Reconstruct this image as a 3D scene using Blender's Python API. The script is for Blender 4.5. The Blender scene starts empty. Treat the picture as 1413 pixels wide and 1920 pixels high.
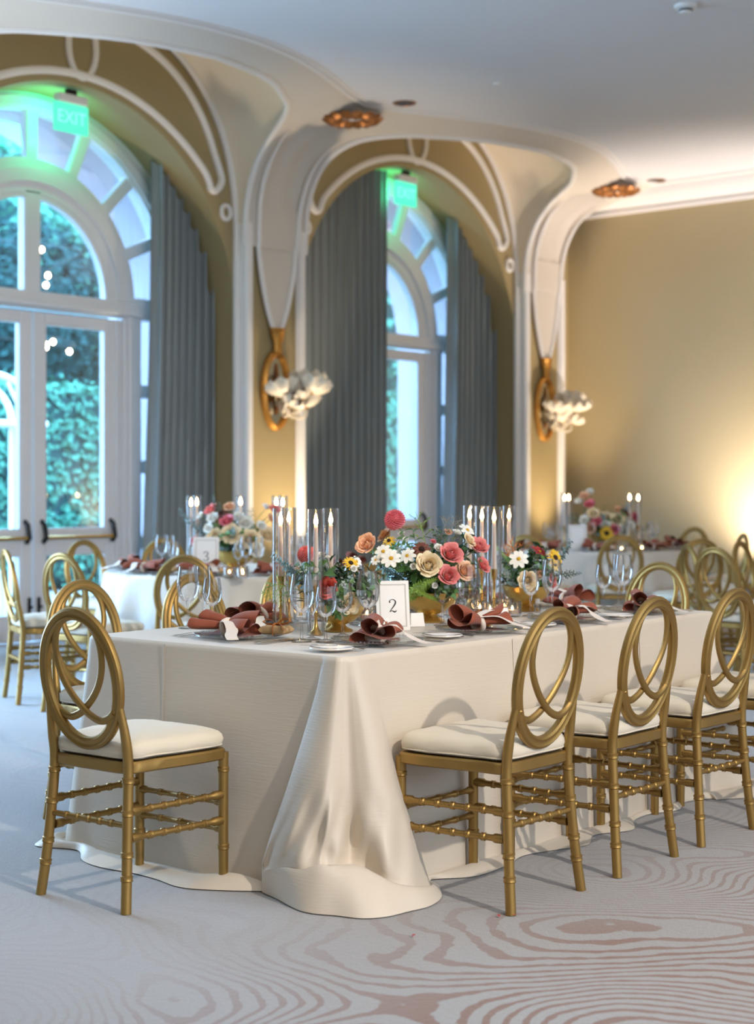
import bpy, math, random
from math import sin, cos, pi, sqrt, radians, atan2
from mathutils import Vector, Matrix, Quaternion

SC = bpy.context.scene
COL = SC.collection
rnd = random.Random(11)

# ---------------------------------------------------------------- camera
# world axes follow the room: X runs along the window wall, Y towards it, Z up
F, CX, HY, CH = 3000.0, 706.5, 915.0, 1.30
AN = atan2(.639, .769)
CA, SA = cos(AN), sin(AN)
cam = bpy.data.cameras.new('camera')
cam.sensor_fit = 'HORIZONTAL'
cam.sensor_width = 41.5
cam.lens = F / 1413 * 41.5
cam.shift_y = -(960 - HY) / 1413
cam.dof.use_dof = True
cam.dof.focus_distance = 5.5
cam.dof.aperture_fstop = 4.0
cam.clip_end = 200
camo = bpy.data.objects.new('camera', cam)
COL.objects.link(camo)
camo.location = (0, 0, CH)
camo.rotation_euler = (pi / 2, 0, AN - pi / 2)
SC.camera = camo

def at_z(px, py, z):
    d = F * (CH - z) / (py - HY); x = (px - CX) / F * d
    return Vector((SA * x + CA * d, -CA * x + SA * d, z))
def at_v(px, py, v):
    r = (px - CX) / F; t = v / (SA - CA * r)
    return Vector((t * (CA + SA * r), v, CH - (py - HY) / F * t))
def at_d(px, py, d):
    x = (px - CX) / F * d
    return Vector((SA * x + CA * d, -CA * x + SA * d, CH - (py - HY) / F * d))

# ---------------------------------------------------------------- world, exposure
w = bpy.data.worlds.new('dusk_sky'); SC.world = w
w.use_nodes = True
nt = w.node_tree
bg = nt.nodes['Background']
bg.inputs[0].default_value = (.29, .59, 1.0, 1)
bg.inputs[1].default_value = 27.0
SC.view_settings.view_transform = 'Standard'
SC.view_settings.look = 'None'
SC.view_settings.exposure = 0.0
SC.view_settings.gamma = 1
SC.view_settings.use_curve_mapping = False
cy = SC.cycles
cy.use_denoising = True
cy.max_bounces = 10
cy.diffuse_bounces = 5
cy.glossy_bounces = 4
cy.transmission_bounces = 8
cy.transparent_max_bounces = 24
cy.sample_clamp_indirect = 4
cy.caustics_reflective = False
cy.caustics_refractive = False

# ---------------------------------------------------------------- assumed lamps of the room, with added fills
def aim(o, p):
    o.rotation_euler = (Vector(p) - o.location).to_track_quat('-Z', 'Y').to_euler()
def lamp(name, kind, loc, target, watts, col, **kw):
    l = bpy.data.lights.new(name, kind); l.energy = watts; l.color = col
    for k, v in kw.items(): setattr(l, k, v)
    o = bpy.data.objects.new(name, l); COL.objects.link(o); o.location = loc
    aim(o, target)
    return o
WARM = (1.0, .74, .47)
# assumed unseen ceiling spot that lights the long side of the table
lamp('ceiling_spot', 'SPOT', (2.75, -2.6, 4.5), (5.3, 4.0, .6), 1080, (1, .91, .80), spot_size=radians(62), spot_blend=.8, shadow_soft_size=.07)
# added warm fill panel under the ceiling, in place of recessed lamps
lamp('ceiling_wash', 'AREA', (3.0, 0.5, 4.62), (3.0, 0.5, 0), 110, (1, .86, .72), shape='RECTANGLE', size=8, size_y=6)
# added blue area lamp imitating daylight from an assumed arched window out of view
lamp('window_daylight', 'AREA', (4.1, 10.72, 2.3), (3.7, 0, 1.9), 500, (.46, .70, 1), shape='RECTANGLE', size=3.2, size_y=4.0)
# added cool fill panel before the solid rear wall, out of view
lamp('rear_daylight', 'AREA', (5.0, -5.6, 2.7), (5.0, 6, 2.4), 400, (.68, .81, 1), shape='RECTANGLE', size=14, size_y=3.2)
# assumed wall washers standing on the floor at the pilasters and the plain wall
for nm, lo, ta, e, s in (('uplight_beam', (10.9, 9.72, .22), (10.75, 10.15, 3.2), 260, 75), ('uplight_beam', (15.2, 9.75, .22), (15.2, 10.15, 3.2), 250, 62),
                         ('uplight_beam', (6.4, 9.72, .22), (6.3, 10.15, 3.2), 240, 75), ('uplight_beam', (15.55, 7.15, .3), (15.9, 7.35, 1.0), 1000, 120), ('uplight_beam', (15.4, 2.6, .35), (15.9, 3.2, 2.2), 240, 120)):  # last entry: added unseen washer that evens out the plain wall
    lamp(nm, 'SPOT', lo, ta, e, (1, .82, .58) if lo[1] > 9 else (1, .88, .82), spot_size=radians(s), spot_blend=.9, shadow_soft_size=.05)
# ---------------------------------------------------------------- materials
def S(r, g, b):
    f = lambda c: (c / 255 / 12.92) if c <= 10.31 else ((c / 255 + .055) / 1.055) ** 2.4
    return (f(r), f(g), f(b))
MATS = {}
def M(name, col, rough=.5, metal=0, var=.06, vscale=6, bump=0, bscale=80, stretch=None, **kw):
    if name in MATS: return MATS[name]
    m = bpy.data.materials.new(name); m.use_nodes = True
    t = m.node_tree; n = t.nodes; L = t.links
    p = n['Principled BSDF']
    p.inputs['Roughness'].default_value = rough
    p.inputs['Metallic'].default_value = metal
    tc = n.new('ShaderNodeTexCoord'); mp = n.new('ShaderNodeMapping')
    L.new(tc.outputs['Object'], mp.inputs[0])
    if stretch: mp.inputs['Scale'].default_value = stretch
    no = n.new('ShaderNodeTexNoise'); no.inputs['Scale'].default_value = vscale; no.inputs['Detail'].default_value = 3
    L.new(mp.outputs[0], no.inputs['Vector'])
    mx = n.new('ShaderNodeMix'); mx.data_type = 'RGBA'
    mx.inputs[6].default_value = tuple(max(0, c * (1 - var)) for c in col) + (1,)
    mx.inputs[7].default_value = tuple(min(1, c * (1 + var)) for c in col) + (1,)
    L.new(no.outputs[0], mx.inputs[0]); L.new(mx.outputs[2], p.inputs['Base Color'])
    if bump:
        n2 = n.new('ShaderNodeTexNoise'); n2.inputs['Scale'].default_value = bscale; n2.inputs['Detail'].default_value = 4
        L.new(mp.outputs[0], n2.inputs['Vector'])
        b = n.new('ShaderNodeBump'); b.inputs['Strength'].default_value = bump; b.inputs['Distance'].default_value = .01
        L.new(n2.outputs[0], b.inputs['Height']); L.new(b.outputs[0], p.inputs['Normal'])
    for k, v in kw.items():
        p.inputs[k.replace('_', ' ')].default_value = v
    MATS[name] = m
    return m
def emit(name, col, strength):
    m = bpy.data.materials.new(name); m.use_nodes = True
    t = m.node_tree; t.nodes.clear()
    o = t.nodes.new('ShaderNodeOutputMaterial'); e = t.nodes.new('ShaderNodeEmission')
    e.inputs[0].default_value = col + (1,); e.inputs[1].default_value = strength
    t.links.new(e.outputs[0], o.inputs[0])
    MATS[name] = m
    return m
def thin_glass(name, tint, refl=1.0, base=.04, edge=.5):
    m = bpy.data.materials.new(name); m.use_nodes = True
    t = m.node_tree; n = t.nodes; n.clear(); L = t.links
    o = n.new('ShaderNodeOutputMaterial'); mx = n.new('ShaderNodeMixShader')
    tr = n.new('ShaderNodeBsdfTransparent'); gl = n.new('ShaderNodeBsdfGlossy')
    lw = n.new('ShaderNodeLayerWeight'); lw.inputs[0].default_value = .35
    cm = n.new('ShaderNodeMix'); cm.data_type = 'RGBA'
    cm.inputs[6].default_value = tint + (1,); cm.inputs[7].default_value = tuple(c * edge for c in tint) + (1,)
    pw = n.new('ShaderNodeMath'); pw.operation = 'POWER'; pw.inputs[1].default_value = 3.2
    L.new(lw.outputs['Facing'], pw.inputs[0]); L.new(pw.outputs[0], cm.inputs[0]); L.new(cm.outputs[2], tr.inputs[0])
    mu = n.new('ShaderNodeMath'); mu.operation = 'MULTIPLY_ADD'; mu.inputs[1].default_value = refl; mu.inputs[2].default_value = base
    L.new(lw.outputs['Fresnel'], mu.inputs[0])
    gl.inputs['Roughness'].default_value = .03
    cl = n.new('ShaderNodeClamp'); L.new(mu.outputs[0], cl.inputs[0])
    L.new(cl.outputs[0], mx.inputs[0]); L.new(tr.outputs[0], mx.inputs[1]); L.new(gl.outputs[0], mx.inputs[2]); L.new(mx.outputs[0], o.inputs[0])
    MATS[name] = m
    return m

OLIVE = M('olive_paint', S(164, 144, 102), .6, var=.03, vscale=2)
WALLP = M('wall_paint', S(192, 174, 134), .6, var=.03, vscale=1.5)
CREAM = M('cream_plaster', S(232, 216, 190), .6, var=.03, vscale=2)
FANM = M('pale_plaster', S(216, 205, 190), .6, var=.03, vscale=2)
WHITE = M('white_trim', S(236, 230, 224), .4, var=.02, vscale=3)
CEILM = M('ceiling_paint', S(226, 223, 222), .7, var=.02, vscale=1)
FRAMEM = M('white_joinery', S(228, 226, 226), .35, var=.02)
GOLD = M('gold_lacquer', S(164, 132, 76), .44, .82, var=.10, vscale=14)
BRASS = M('brass', S(212, 170, 92), .25, .95, var=.08, vscale=20)
GILT = M('gilding', S(196, 140, 66), .38, .75, var=.2, vscale=20)
BRONZE = M('bronze_leaf', S(150, 96, 48), .4, .6, var=.25, vscale=18)
CUSH = M('ivory_cushion', S(226, 214, 192), .75, var=.03, bump=.12, bscale=260, Sheen_Weight=.2)
CURT = M('curtain_cloth', S(142, 148, 147), .62, var=.10, vscale=5, stretch=(1, 1, .06), bump=.05, bscale=300, Sheen_Weight=.25)
PORC = M('white_porcelain', S(240, 236, 230), .2, var=.01)
SILVER = M('silver', S(214, 210, 204), .2, 1, var=.04)
NAPK = M('rust_linen', S(150, 78, 54), .85, var=.10, vscale=12, bump=.15, bscale=420, Sheen_Weight=.15)
RIBW = M('ivory_ribbon', S(236, 222, 208), .55, var=.03, Sheen_Weight=.2)
RIBO = M('amber_ribbon', S(182, 108, 36), .45, var=.08, Sheen_Weight=.2)
KRAFT = M('kraft_card', S(206, 170, 122), .75, var=.05, vscale=30)
PAPER = M('white_card', S(246, 243, 238), .7, var=.01)
INK = M('black_ink', S(60, 56, 54), .7, var=.02)
GREYB = M('grey_border', S(186, 180, 170), .7, var=.02)
WAX = M('greige_wax', S(214, 198, 184), .5, var=.02, Subsurface_Weight=.2)
WICK = M('wick', S(40, 30, 24), .9)
DARK = M('dark_metal', S(34, 32, 30), .5, .3)
MIRR = M('mirror_glass', S(214, 214, 206), .06, 1, var=.02)
CERAM = M('ivory_ceramic', S(226, 212, 190), .45, var=.06, vscale=25)
BASEB = M('taupe_baseboard', S(150, 146, 146), .6, var=.03)
PLAST = M('white_plastic', S(232, 230, 226), .5, var=.01)
GLASS = thin_glass('clear_glass', (1, 1, 1), .75, .015, .82)
CHIMN = thin_glass('chimney_glass', (1, .997, .993), .6, .014, .86)
PANEG = thin_glass('window_glass', (.96, .985, .985), .5, .01, .9)
FLAME = emit('candle_flame', (1, .60, .24), 95)
VFLAME = emit('votive_flame', (1, .62, .28), 60)
EXITG = emit('exit_green', (.10, .86, .54), 1.35)
EXITL = emit('exit_letters', (.25, 1, .75), 1.5)

def satin(name, col):
    m = M(name, col, .46, var=.04, vscale=3, Sheen_Weight=.35, Sheen_Roughness=.35)
    t = m.node_tree; n = t.nodes; L = t.links; p = n['Principled BSDF']
    g = n.new('ShaderNodeTexCoord'); mp = n.new('ShaderNodeMapping'); mp.inputs['Scale'].default_value = (10, 10, 170)
    no = n.new('ShaderNodeTexNoise'); no.inputs['Scale'].default_value = 1.2; no.inputs['Detail'].default_value = 5
    b = n.new('ShaderNodeBump'); b.inputs['Strength'].default_value = .16; b.inputs['Distance'].default_value = .004
    L.new(g.outputs['Object'], mp.inputs[0]); L.new(mp.outputs[0], no.inputs['Vector']); L.new(no.outputs[0], b.inputs['Height']); L.new(b.outputs[0], p.inputs['Normal'])
    return m
CLOTH = satin('champagne_satin', S(219, 206, 188))
CLOTHB = satin('ivory_satin', S(216, 206, 192))

def carpet():
    m = bpy.data.materials.new('carpet'); m.use_nodes = True
    t = m.node_tree; n = t.nodes; L = t.links; p = n['Principled BSDF']
    p.inputs['Roughness'].default_value = .95
    p.inputs['Sheen Weight'].default_value = .25
    tc = n.new('ShaderNodeTexCoord')
    def noise(sc, det, dist=0):
        x = n.new('ShaderNodeTexNoise'); x.inputs['Scale'].default_value = sc; x.inputs['Detail'].default_value = det; x.inputs['Distortion'].default_value = dist
        L.new(tc.outputs['Object'], x.inputs['Vector']); return x
    def mth(op, a, b=None, c=None):
        x = n.new('ShaderNodeMath'); x.operation = op
        for i, s in enumerate((a, b, c)):
            if s is None: continue
            if isinstance(s, (int, float)): x.inputs[i].default_value = s
            else: L.new(s, x.inputs[i])
        return x.outputs[0]
    # woven contour lines: level sets of a smooth field
    f = noise(.85, .6, .2)
    ph = mth('MULTIPLY', f.outputs[0], 330.0)
    wig = noise(3.4, 3); sn = mth('SINE', mth('ADD', ph, mth('MULTIPLY', wig.outputs[0], 11.0)))
    jit = noise(16, 2)
    sn2 = mth('ADD', sn, mth('MULTIPLY_ADD', jit.outputs[0], 1.8, -.9))
    line = n.new('ShaderNodeMapRange'); line.inputs[1].default_value = .30; line.inputs[2].default_value = .55
    L.new(sn2, line.inputs[0])
    area = noise(.32, 2)
    am = n.new('ShaderNodeMapRange'); am.inputs[1].default_value = .36; am.inputs[2].default_value = .50; L.new(area.outputs[0], am.inputs[0])
    # lines painted fainter towards the windows, for the daylight sheen that hides them
    sep = n.new('ShaderNodeSeparateXYZ'); L.new(tc.outputs['Object'], sep.inputs[0])
    e = n.new('ShaderNodeMapRange'); e.inputs[1].default_value = 3.2; e.inputs[2].default_value = 2.4; e.inputs[3].default_value = .12; e.inputs[4].default_value = 1
    L.new(sep.outputs[1], e.inputs[0])
    am2 = mth('MULTIPLY_ADD', am.outputs[0], .45, .55)
    fac = mth('MULTIPLY', mth('MULTIPLY', line.outputs[0], am2), e.outputs[0])
    pile = noise(160, 2)
    base = n.new('ShaderNodeMix'); base.data_type = 'RGBA'
    base.inputs[6].default_value = S(148, 145, 144) + (1,); base.inputs[7].default_value = S(174, 171, 170) + (1,)
    L.new(pile.outputs[0], base.inputs[0])
    mx = n.new('ShaderNodeMix'); mx.data_type = 'RGBA'
    L.new(fac, mx.inputs[0]); L.new(base.outputs[2], mx.inputs[6]); mx.inputs[7].default_value = S(136, 106, 93) + (1,)
    L.new(mx.outputs[2], p.inputs['Base Color'])
    b = n.new('ShaderNodeBump'); b.inputs['Strength'].default_value = .5; b.inputs['Distance'].default_value = .006
    rough = noise(45, 4)
    L.new(mth('ADD', pile.outputs[0], rough.outputs[0]), b.inputs['Height']); L.new(b.outputs[0], p.inputs['Normal'])
    return m
CARPET = carpet()

# ---------------------------------------------------------------- mesh helpers
def cr(pts, n=8, closed=False):
    """Catmull-Rom through points of any dimension."""
    P = [tuple(p) for p in pts]; out = []
    N = len(P); last = N if closed else N - 1
    for i in range(last):
        if closed: a, b, c, d = P[(i - 1) % N], P[i], P[(i + 1) % N], P[(i + 2) % N]
        else: a, b, c, d = P[max(i - 1, 0)], P[i], P[i + 1], P[min(i + 2, N - 1)]
        for k in range(n):
            t = k / n; t2 = t * t; t3 = t2 * t
            out.append(tuple(.5 * (2 * q + (r - p) * t + (2 * p - 5 * q + 4 * r - s) * t2 + (-p + 3 * q - 3 * r + s) * t3) for p, q, r, s in zip(a, b, c, d)))
    if not closed: out.append(P[-1])
    return out

class MB:
    def __init__(s): s.v = []; s.f = []
    def add(s, v, f, m=None):
        o = len(s.v)
        s.v += [tuple(m @ Vector(p)) for p in v] if m is not None else [tuple(p) for p in v]
        s.f += [tuple(i + o for i in q) for q in f]
        return s
    def box(s, c, size, bev=.0, m=None):
        x, y, z = (k / 2 for k in size); cx, cy_, cz = c
        b = min(bev, x * .9, y * .9, z * .9)
        if b <= 0:
            v = [(cx + i * x, cy_ + j * y, cz + k * z) for i in (-1, 1) for j in (-1, 1) for k in (-1, 1)]
            f = [(0, 1, 3, 2), (4, 6, 7, 5), (0, 4, 5, 1), (2, 3, 7, 6), (0, 2, 6, 4), (1, 5, 7, 3)]
            return s.add(v, f, m)
        v = []; ix = {}
        for i in (-1, 1):
            for j in (-1, 1):
                for k in (-1, 1):
                    for a in range(3):
                        h = [x - b, y - b, z - b]; h[a] += b
                        ix[i, j, k, a] = len(v); v.append((cx + i * h[0], cy_ + j * h[1], cz + k * h[2]))
        f = []
        R = (-1, 1)
        for sg in R:
            f.append([ix[sg, j, k, 0] for j, k in ((-1, -1), (1, -1), (1, 1), (-1, 1))][::sg])
            f.append([ix[i, sg, k, 1] for i, k in ((-1, -1), (-1, 1), (1, 1), (1, -1))][::sg])
            f.append([ix[i, j, sg, 2] for i, j in ((-1, -1), (1, -1), (1, 1), (-1, 1))][::sg])
        for i in R:
            for j in R:
                f.append([ix[i, j, -1, 0], ix[i, j, 1, 0], ix[i, j, 1, 1], ix[i, j, -1, 1]][::-1 if i * j > 0 else 1])
                f.append([ix[i, -1, j, 0], ix[i, 1, j, 0], ix[i, 1, j, 2], ix[i, -1, j, 2]][::1 if i * j > 0 else -1])
                f.append([ix[-1, i, j, 1], ix[1, i, j, 1], ix[1, i, j, 2], ix[-1, i, j, 2]][::-1 if i * j > 0 else 1])
                for k in R:
                    q = [ix[i, j, k, 0], ix[i, j, k, 1], ix[i, j, k, 2]]
                    f.append(q if i * j * k > 0 else q[::-1])
        return s.add(v, f, m)
    def grid(s, fn, nu, nv, closeu=False, closev=False, m=None):
        """fn(i,j) -> point for i<nu, j<nv"""
        v = [fn(i, j) for i in range(nu) for j in range(nv)]
        f = []
        for i in range(nu if closeu else nu - 1):
            for j in range(nv if closev else nv - 1):
                a, b = (i + 1) % nu, (j + 1) % nv
                f.append((i * nv + j, a * nv + j, a * nv + b, i * nv + b))
        return s.add(v, f, m)
    def lathe(s, prof, n=16, m=None):
        """prof: (r,z) list"""
        v = []; f = []; rows = []
        for r, z in prof:
            if r < 1e-6: rows.append([len(v)]); v.append((0, 0, z))
            else:
                rows.append(list(range(len(v), len(v) + n))); v += [(r * cos(2 * pi * k / n), r * sin(2 * pi * k / n), z) for k in range(n)]
        for a, b in zip(rows, rows[1:]):
            for k in range(n):
                k2 = (k + 1) % n
                if len(a) == 1 and len(b) == 1: continue
                if len(a) == 1: f.append((a[0], b[k2], b[k]))
                elif len(b) == 1: f.append((a[k], a[k2], b[0]))
                else: f.append((a[k], a[k2], b[k2], b[k]))
        return s.add(v, f, m)
    def sweep(s, path, prof, closed=False, nrm=None, caps=True, sc=None, m=None):
        P = [Vector(p) for p in path]; N = len(P); K = len(prof)
        T = []
        for i in range(N):
            a = P[i - 1] if (closed or i) else P[i]; b = P[(i + 1) % N] if (closed or i < N - 1) else P[i]
            t = (b - a); T.append(t.normalized() if t.length > 1e-9 else Vector((0, 0, 1)))
        if nrm is None:
            n0 = T[0].orthogonal().normalized()
        else: n0 = Vector(nrm)
        v = []
        for i in range(N):
            if nrm is not None: nn = n0 - T[i] * n0.dot(T[i])
            else:
                if i: n0 = T[i - 1].rotation_difference(T[i]) @ n0
                nn = n0 - T[i] * n0.dot(T[i])
            nn.normalize(); bb = T[i].cross(nn)
            k = sc[i] if sc else 1
            v += [P[i] + bb * (a * k) + nn * (b * k) for a, b in prof]
        f = []
        for i in range(N if closed else N - 1):
            j = (i + 1) % N
            for k in range(K):
                k2 = (k + 1) % K
                f.append((i * K + k, i * K + k2, j * K + k2, j * K + k))
        if caps and not closed:
            f.append(tuple(range(K))[::-1]); f.append(tuple((N - 1) * K + k for k in range(K)))
        return s.add(v, f, m)
    def tube(s, path, r, n=8, closed=False, nrm=None, sc=None, m=None, caps=True):
        return s.sweep(path, [(r * cos(2 * pi * k / n), r * sin(2 * pi * k / n)) for k in range(n)], closed, nrm, caps, sc, m)
    def prism(s, poly, y0, y1, m=None):
        """poly of (x,z) extruded along y"""
        n = len(poly)
        v = [(x, y0, z) for x, z in poly] + [(x, y1, z) for x, z in poly]
        f = [tuple(range(n)), tuple(range(2 * n - 1, n - 1, -1))] + [(k, k + n, (k + 1) % n + n, (k + 1) % n) for k in range(n)]
        return s.add(v, f, m)
    def strip(s, a, b, y0, y1, closed=False, m=None):
        """band between two (x,z) polylines, extruded from y0 to y1"""
        n = len(a)
        v = [(p[0], y, p[1]) for y in (y0, y1) for l in (a, b) for p in l]
        f = []
        for i in range(n if closed else n - 1):
            j = (i + 1) % n
            f += [(i, j, n + j, n + i), (2 * n + i, 3 * n + i, 3 * n + j, 2 * n + j), (i, 2 * n + i, 2 * n + j, j), (n + i, n + j, 3 * n + j, 3 * n + i)]
        if not closed:
            f += [(0, n, 3 * n, 2 * n), (n - 1, 3 * n - 1, 4 * n - 1, 2 * n - 1)]
        return s.add(v, f, m)
    def mesh(s, name, mat, smooth=35):
        me = bpy.data.meshes.new(name)
        me.from_pydata(s.v, [], s.f)
        me.materials.append(mat)
        if smooth:
            me.polygons.foreach_set('use_smooth', [True] * len(me.polygons))
            me.set_sharp_from_angle(angle=radians(smooth))
        me.update()
        return me
    def build(s, name, mat, parent=None, smooth=35, loc=None, rot=None):
        return link(name, s.mesh(name, mat, smooth), parent, loc, rot)

def link(name, me, parent=None, loc=None, rot=None, scale=None):
    o = bpy.data.objects.new(name, me); COL.objects.link(o)
    if parent is not None: o.parent = parent
    if loc is not None: o.location = loc
    if rot is not None: o.rotation_euler = rot
    if scale is not None: o.scale = (scale,) * 3 if isinstance(scale, (int, float)) else scale
    return o
def tag(o, label=None, cat=None, group=None, kind=None):
    for k, v in (('label', label), ('category', cat), ('group', group), ('kind', kind)):
        if v: o[k] = v
    return o
def thing(name, label, cat, loc=(0, 0, 0), rz=0, group=None):
    o = bpy.data.objects.new(name, None); COL.objects.link(o)
    o.empty_display_size = .1
    o.location = loc; o.rotation_euler = (0, 0, rz)
    return tag(o, label, cat, group)
def copy_tree(o, parent=None):
    c = o.copy(); COL.objects.link(c); c.parent = parent
    for ch in list(KIDS.get(o.name) or o.children): copy_tree(ch, c)
    return c
KIDS = {}
def dup(o, label, loc, rz=0, group=None):
    c = copy_tree(o); c.location = loc; c.rotation_euler = (0, 0, rz); c['label'] = label
    if group: c['group'] = group
    return c
def struct(o, label=None):
    o['kind'] = 'structure'
    if label: o['label'] = label
    return o
def fold(r, n, d): return r
# ---------------------------------------------------------------- the room shell
VW, PB, UP = 10.30, 4.45, 10.78          # wall face, bay pitch, a pilaster axis
UR, UL, VB = 15.9, -5.0, -6.0
ZC, ZL = 4.68, 4.58                      # ceiling, lower rim of the scalloped edge
RO, ZO = 1.82, 2.80                      # arch opening
VWIN = 10.85
PILS = [UP - 2 * PB, UP - PB, UP, UP + PB]
BAYS = [UP - 1.5 * PB, UP - .5 * PB, UP + .5 * PB]

fl = MB().box(((UL + UR) / 2, (VB + 11.2) / 2, -.05), (UR - UL, 11.2 - VB, .1))
struct(fl.build('floor', CARPET), 'pale grey carpet woven with brownish contour lines')

def nU(u):
    x = ((u - UP) % PB)
    return 1.2 + .68 * abs(sin(pi * x / PB)) ** 1.2
CC = [(.40, .12, 3.50), (.40, .15, 3.9), (.405, .26, 4.2), (.43, .44, 4.40), (.52, .68, 4.52), (.70, .92, 4.565), (.95, 1.12, 4.58), (1.5, 1.45, 4.58), (2.225, 1.6, 4.58)]
AA = [0, 9, 20, 29, 38, 47, 57, 74, 90]
NS = 5
CP = cr([c + (a,) for c, a in zip(CC, AA)], NS)
NFAN = 6 * NS                             # samples that belong to the fan
def apt(a):                               # outer arch of the lunette on the wall, angle in degrees from the springing
    c, s = cos(radians(a)), sin(radians(a)); e = 2 / 2.4
    return (2.225 - 1.825 * math.copysign(abs(c) ** e, c), 3.5 + 1.85 * abs(s) ** e)
def iN(u):                                # inner rim of the ceiling band
    x = (u - UP) % PB; x = min(x, PB - x)
    if x < .95: return 1.12 - .17 * (1 - (x / .95) ** 2)
    for a, b in zip(CP[NFAN:], CP[NFAN + 1:]):
        if a[0] <= x <= b[0]: return a[1] + (b[1] - a[1]) * (x - a[0]) / (b[0] - a[0])
    return 1.6
us = [UL + (UR - UL) * i / 260 for i in range(261)]
cm = MB()
cm.grid(lambda i, j: (us[i], VB if j == 0 else VW - nU(us[i]), ZC), len(us), 2)
cm.box(((UL + UR) / 2, (VB + VW) / 2, 5.75), (UR - UL, VW - VB + .4, .1))
ceil = struct(cm.build('ceiling', CEILM), 'smooth pale ceiling with a scalloped edge along the windows')
def band(i, j):
    u = us[i]; a, b = iN(u), nU(u); t = j / 6
    return (u, VW - (a + (b - a) * t), ZL + (ZC - ZL) * (t ** 1.7))
MB().grid(band, len(us), 7).build('cornice', FANM, ceil)
MB().tube([(u, VW - nU(u), ZC - .004) for u in us], .022, 6, nrm=(0, 0, 1)).build('cornice_bead', WHITE, ceil)
MB().tube([(u, VW - nU(u) - .07, ZC - .002) for u in us], .012, 6, nrm=(0, 0, 1)).build('cornice_bead', WHITE, ceil)

# window wall: one arched opening a bay
def opening(n=40, x=RO, zc=ZO):
    return [(-x, z * zc / 6) for z in range(6)] + [(-x * cos(pi * k / n), zc + x * sin(pi * k / n)) for k in range(n + 1)] + [(x, zc - z * zc / 6) for z in range(1, 7)]
wm = MB()
OP = opening()
for uc in BAYS:
    out = []
    for x, z in OP:
        if z <= ZO: out.append((math.copysign(PB / 2, x), z))
        else:
            c, s_ = x / RO, (z - ZO) / RO
            k = min(PB / 2 / max(abs(c), 1e-6), 2.95 / max(s_, 1e-6)); out.append((c * k, ZO + s_ * k))
    wm.grid(lambda i, j: (uc + (OP, out)[j][i][0], VW, (OP, out)[j][i][1]), len(OP), 2)
    wm.grid(lambda i, j: (uc + OP[i][0], (VW, VWIN + .12)[j], OP[i][1]), len(OP), 2)
wm.box(((15.2 + UR) / 2, VW + .1, 2.85), (UR - 15.2, .2, 5.7))
wm.box(((UL + BAYS[0] - PB / 2) / 2, VW + .1, 2.85), (BAYS[0] - PB / 2 - UL, .2, 5.7))
wall = struct(wm.build('wall_windows', OLIVE), 'olive painted wall of tall arched openings')
struct(MB().box((UR + .1, (VB + VW) / 2, 2.9), (.2, VW - VB + .4, 5.8)).build('wall_plain', WALLP), 'plain olive wall washed by a floor lamp')
struct(MB().box((UL - .1, (VB + VW) / 2, 2.9), (.2, VW - VB + .4, 5.8)).build('wall_left', WALLP))
struct(MB().box(((UL + UR) / 2, VB - .1, 2.9), (UR - UL, .2, 5.8)).build('wall_rear', WALLP))
bb = struct(MB().box((UR - .012, (VB + VW) / 2, .18), (.024, VW - VB, .36), .006).build('baseboard_plain', BASEB), 'tall taupe baseboard under the plain wall')

# cornice along the plain wall
cs = [(0, 4.43), (-.03, 4.43), (-.045, 4.46), (-.03, 4.49), (-.05, 4.50), (-.16, 4.53), (-.24, 4.59), (-.27, 4.65), (-.33, 4.66), (-.34, 4.69), (0, 4.69)]
cw = MB().grid(lambda i, j: (UR + cs[j][0], (VB, VW)[i], cs[j][1]), 2, len(cs))
struct(cw.build('trim_cornice', WHITE), 'pale stepped cornice along the plain wall')

def place(pts, uc, mir=1):
    return [(uc + mir * x, VW - n, z) for x, n, z in pts]
# plaster vaults between wall arches and ceiling edge, and the fans over the pilasters
full = [(c[0], c[1], c[2], c[3]) for c in CP] + [(PB - c[0], c[1], c[2], 180 - c[3]) for c in CP[-2::-1]]
def vault(uc):
    u0 = uc - PB / 2
    def f(i, j):
        x, n, z, a = full[i]; ax, az = apt(a); t = j / 8
        up = .22 * 4 * t * (1 - t) * sin(radians(a))
        return (u0 + ax + (x - ax) * t, VW - n * t, az + (z - az) * t + up)
    v = MB().grid(f, len(full), 9).build('plaster_vault', CREAM, wall)
    MB().tube([(u0 + x, VW - n, z) for x, n, z, a in full], .030, 8, nrm=(0, 0, 1)).build('vault_rib', WHITE, v)
    MB().tube([(u0 + x, VW - n - .01, z + .065) for x, n, z, a in full[NS * 2:-NS * 2]], .016, 6, nrm=(0, 0, 1)).build('vault_bead', WHITE, v)
    A = [apt(a) for a in range(0, 181, 4)]
    MB().tube([(u0 + x, VW - .012, z) for x, z in A], .034, 8, nrm=(0, 1, 0)).build('arch_bead', WHITE, v)
for uc in BAYS: vault(uc)

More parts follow.
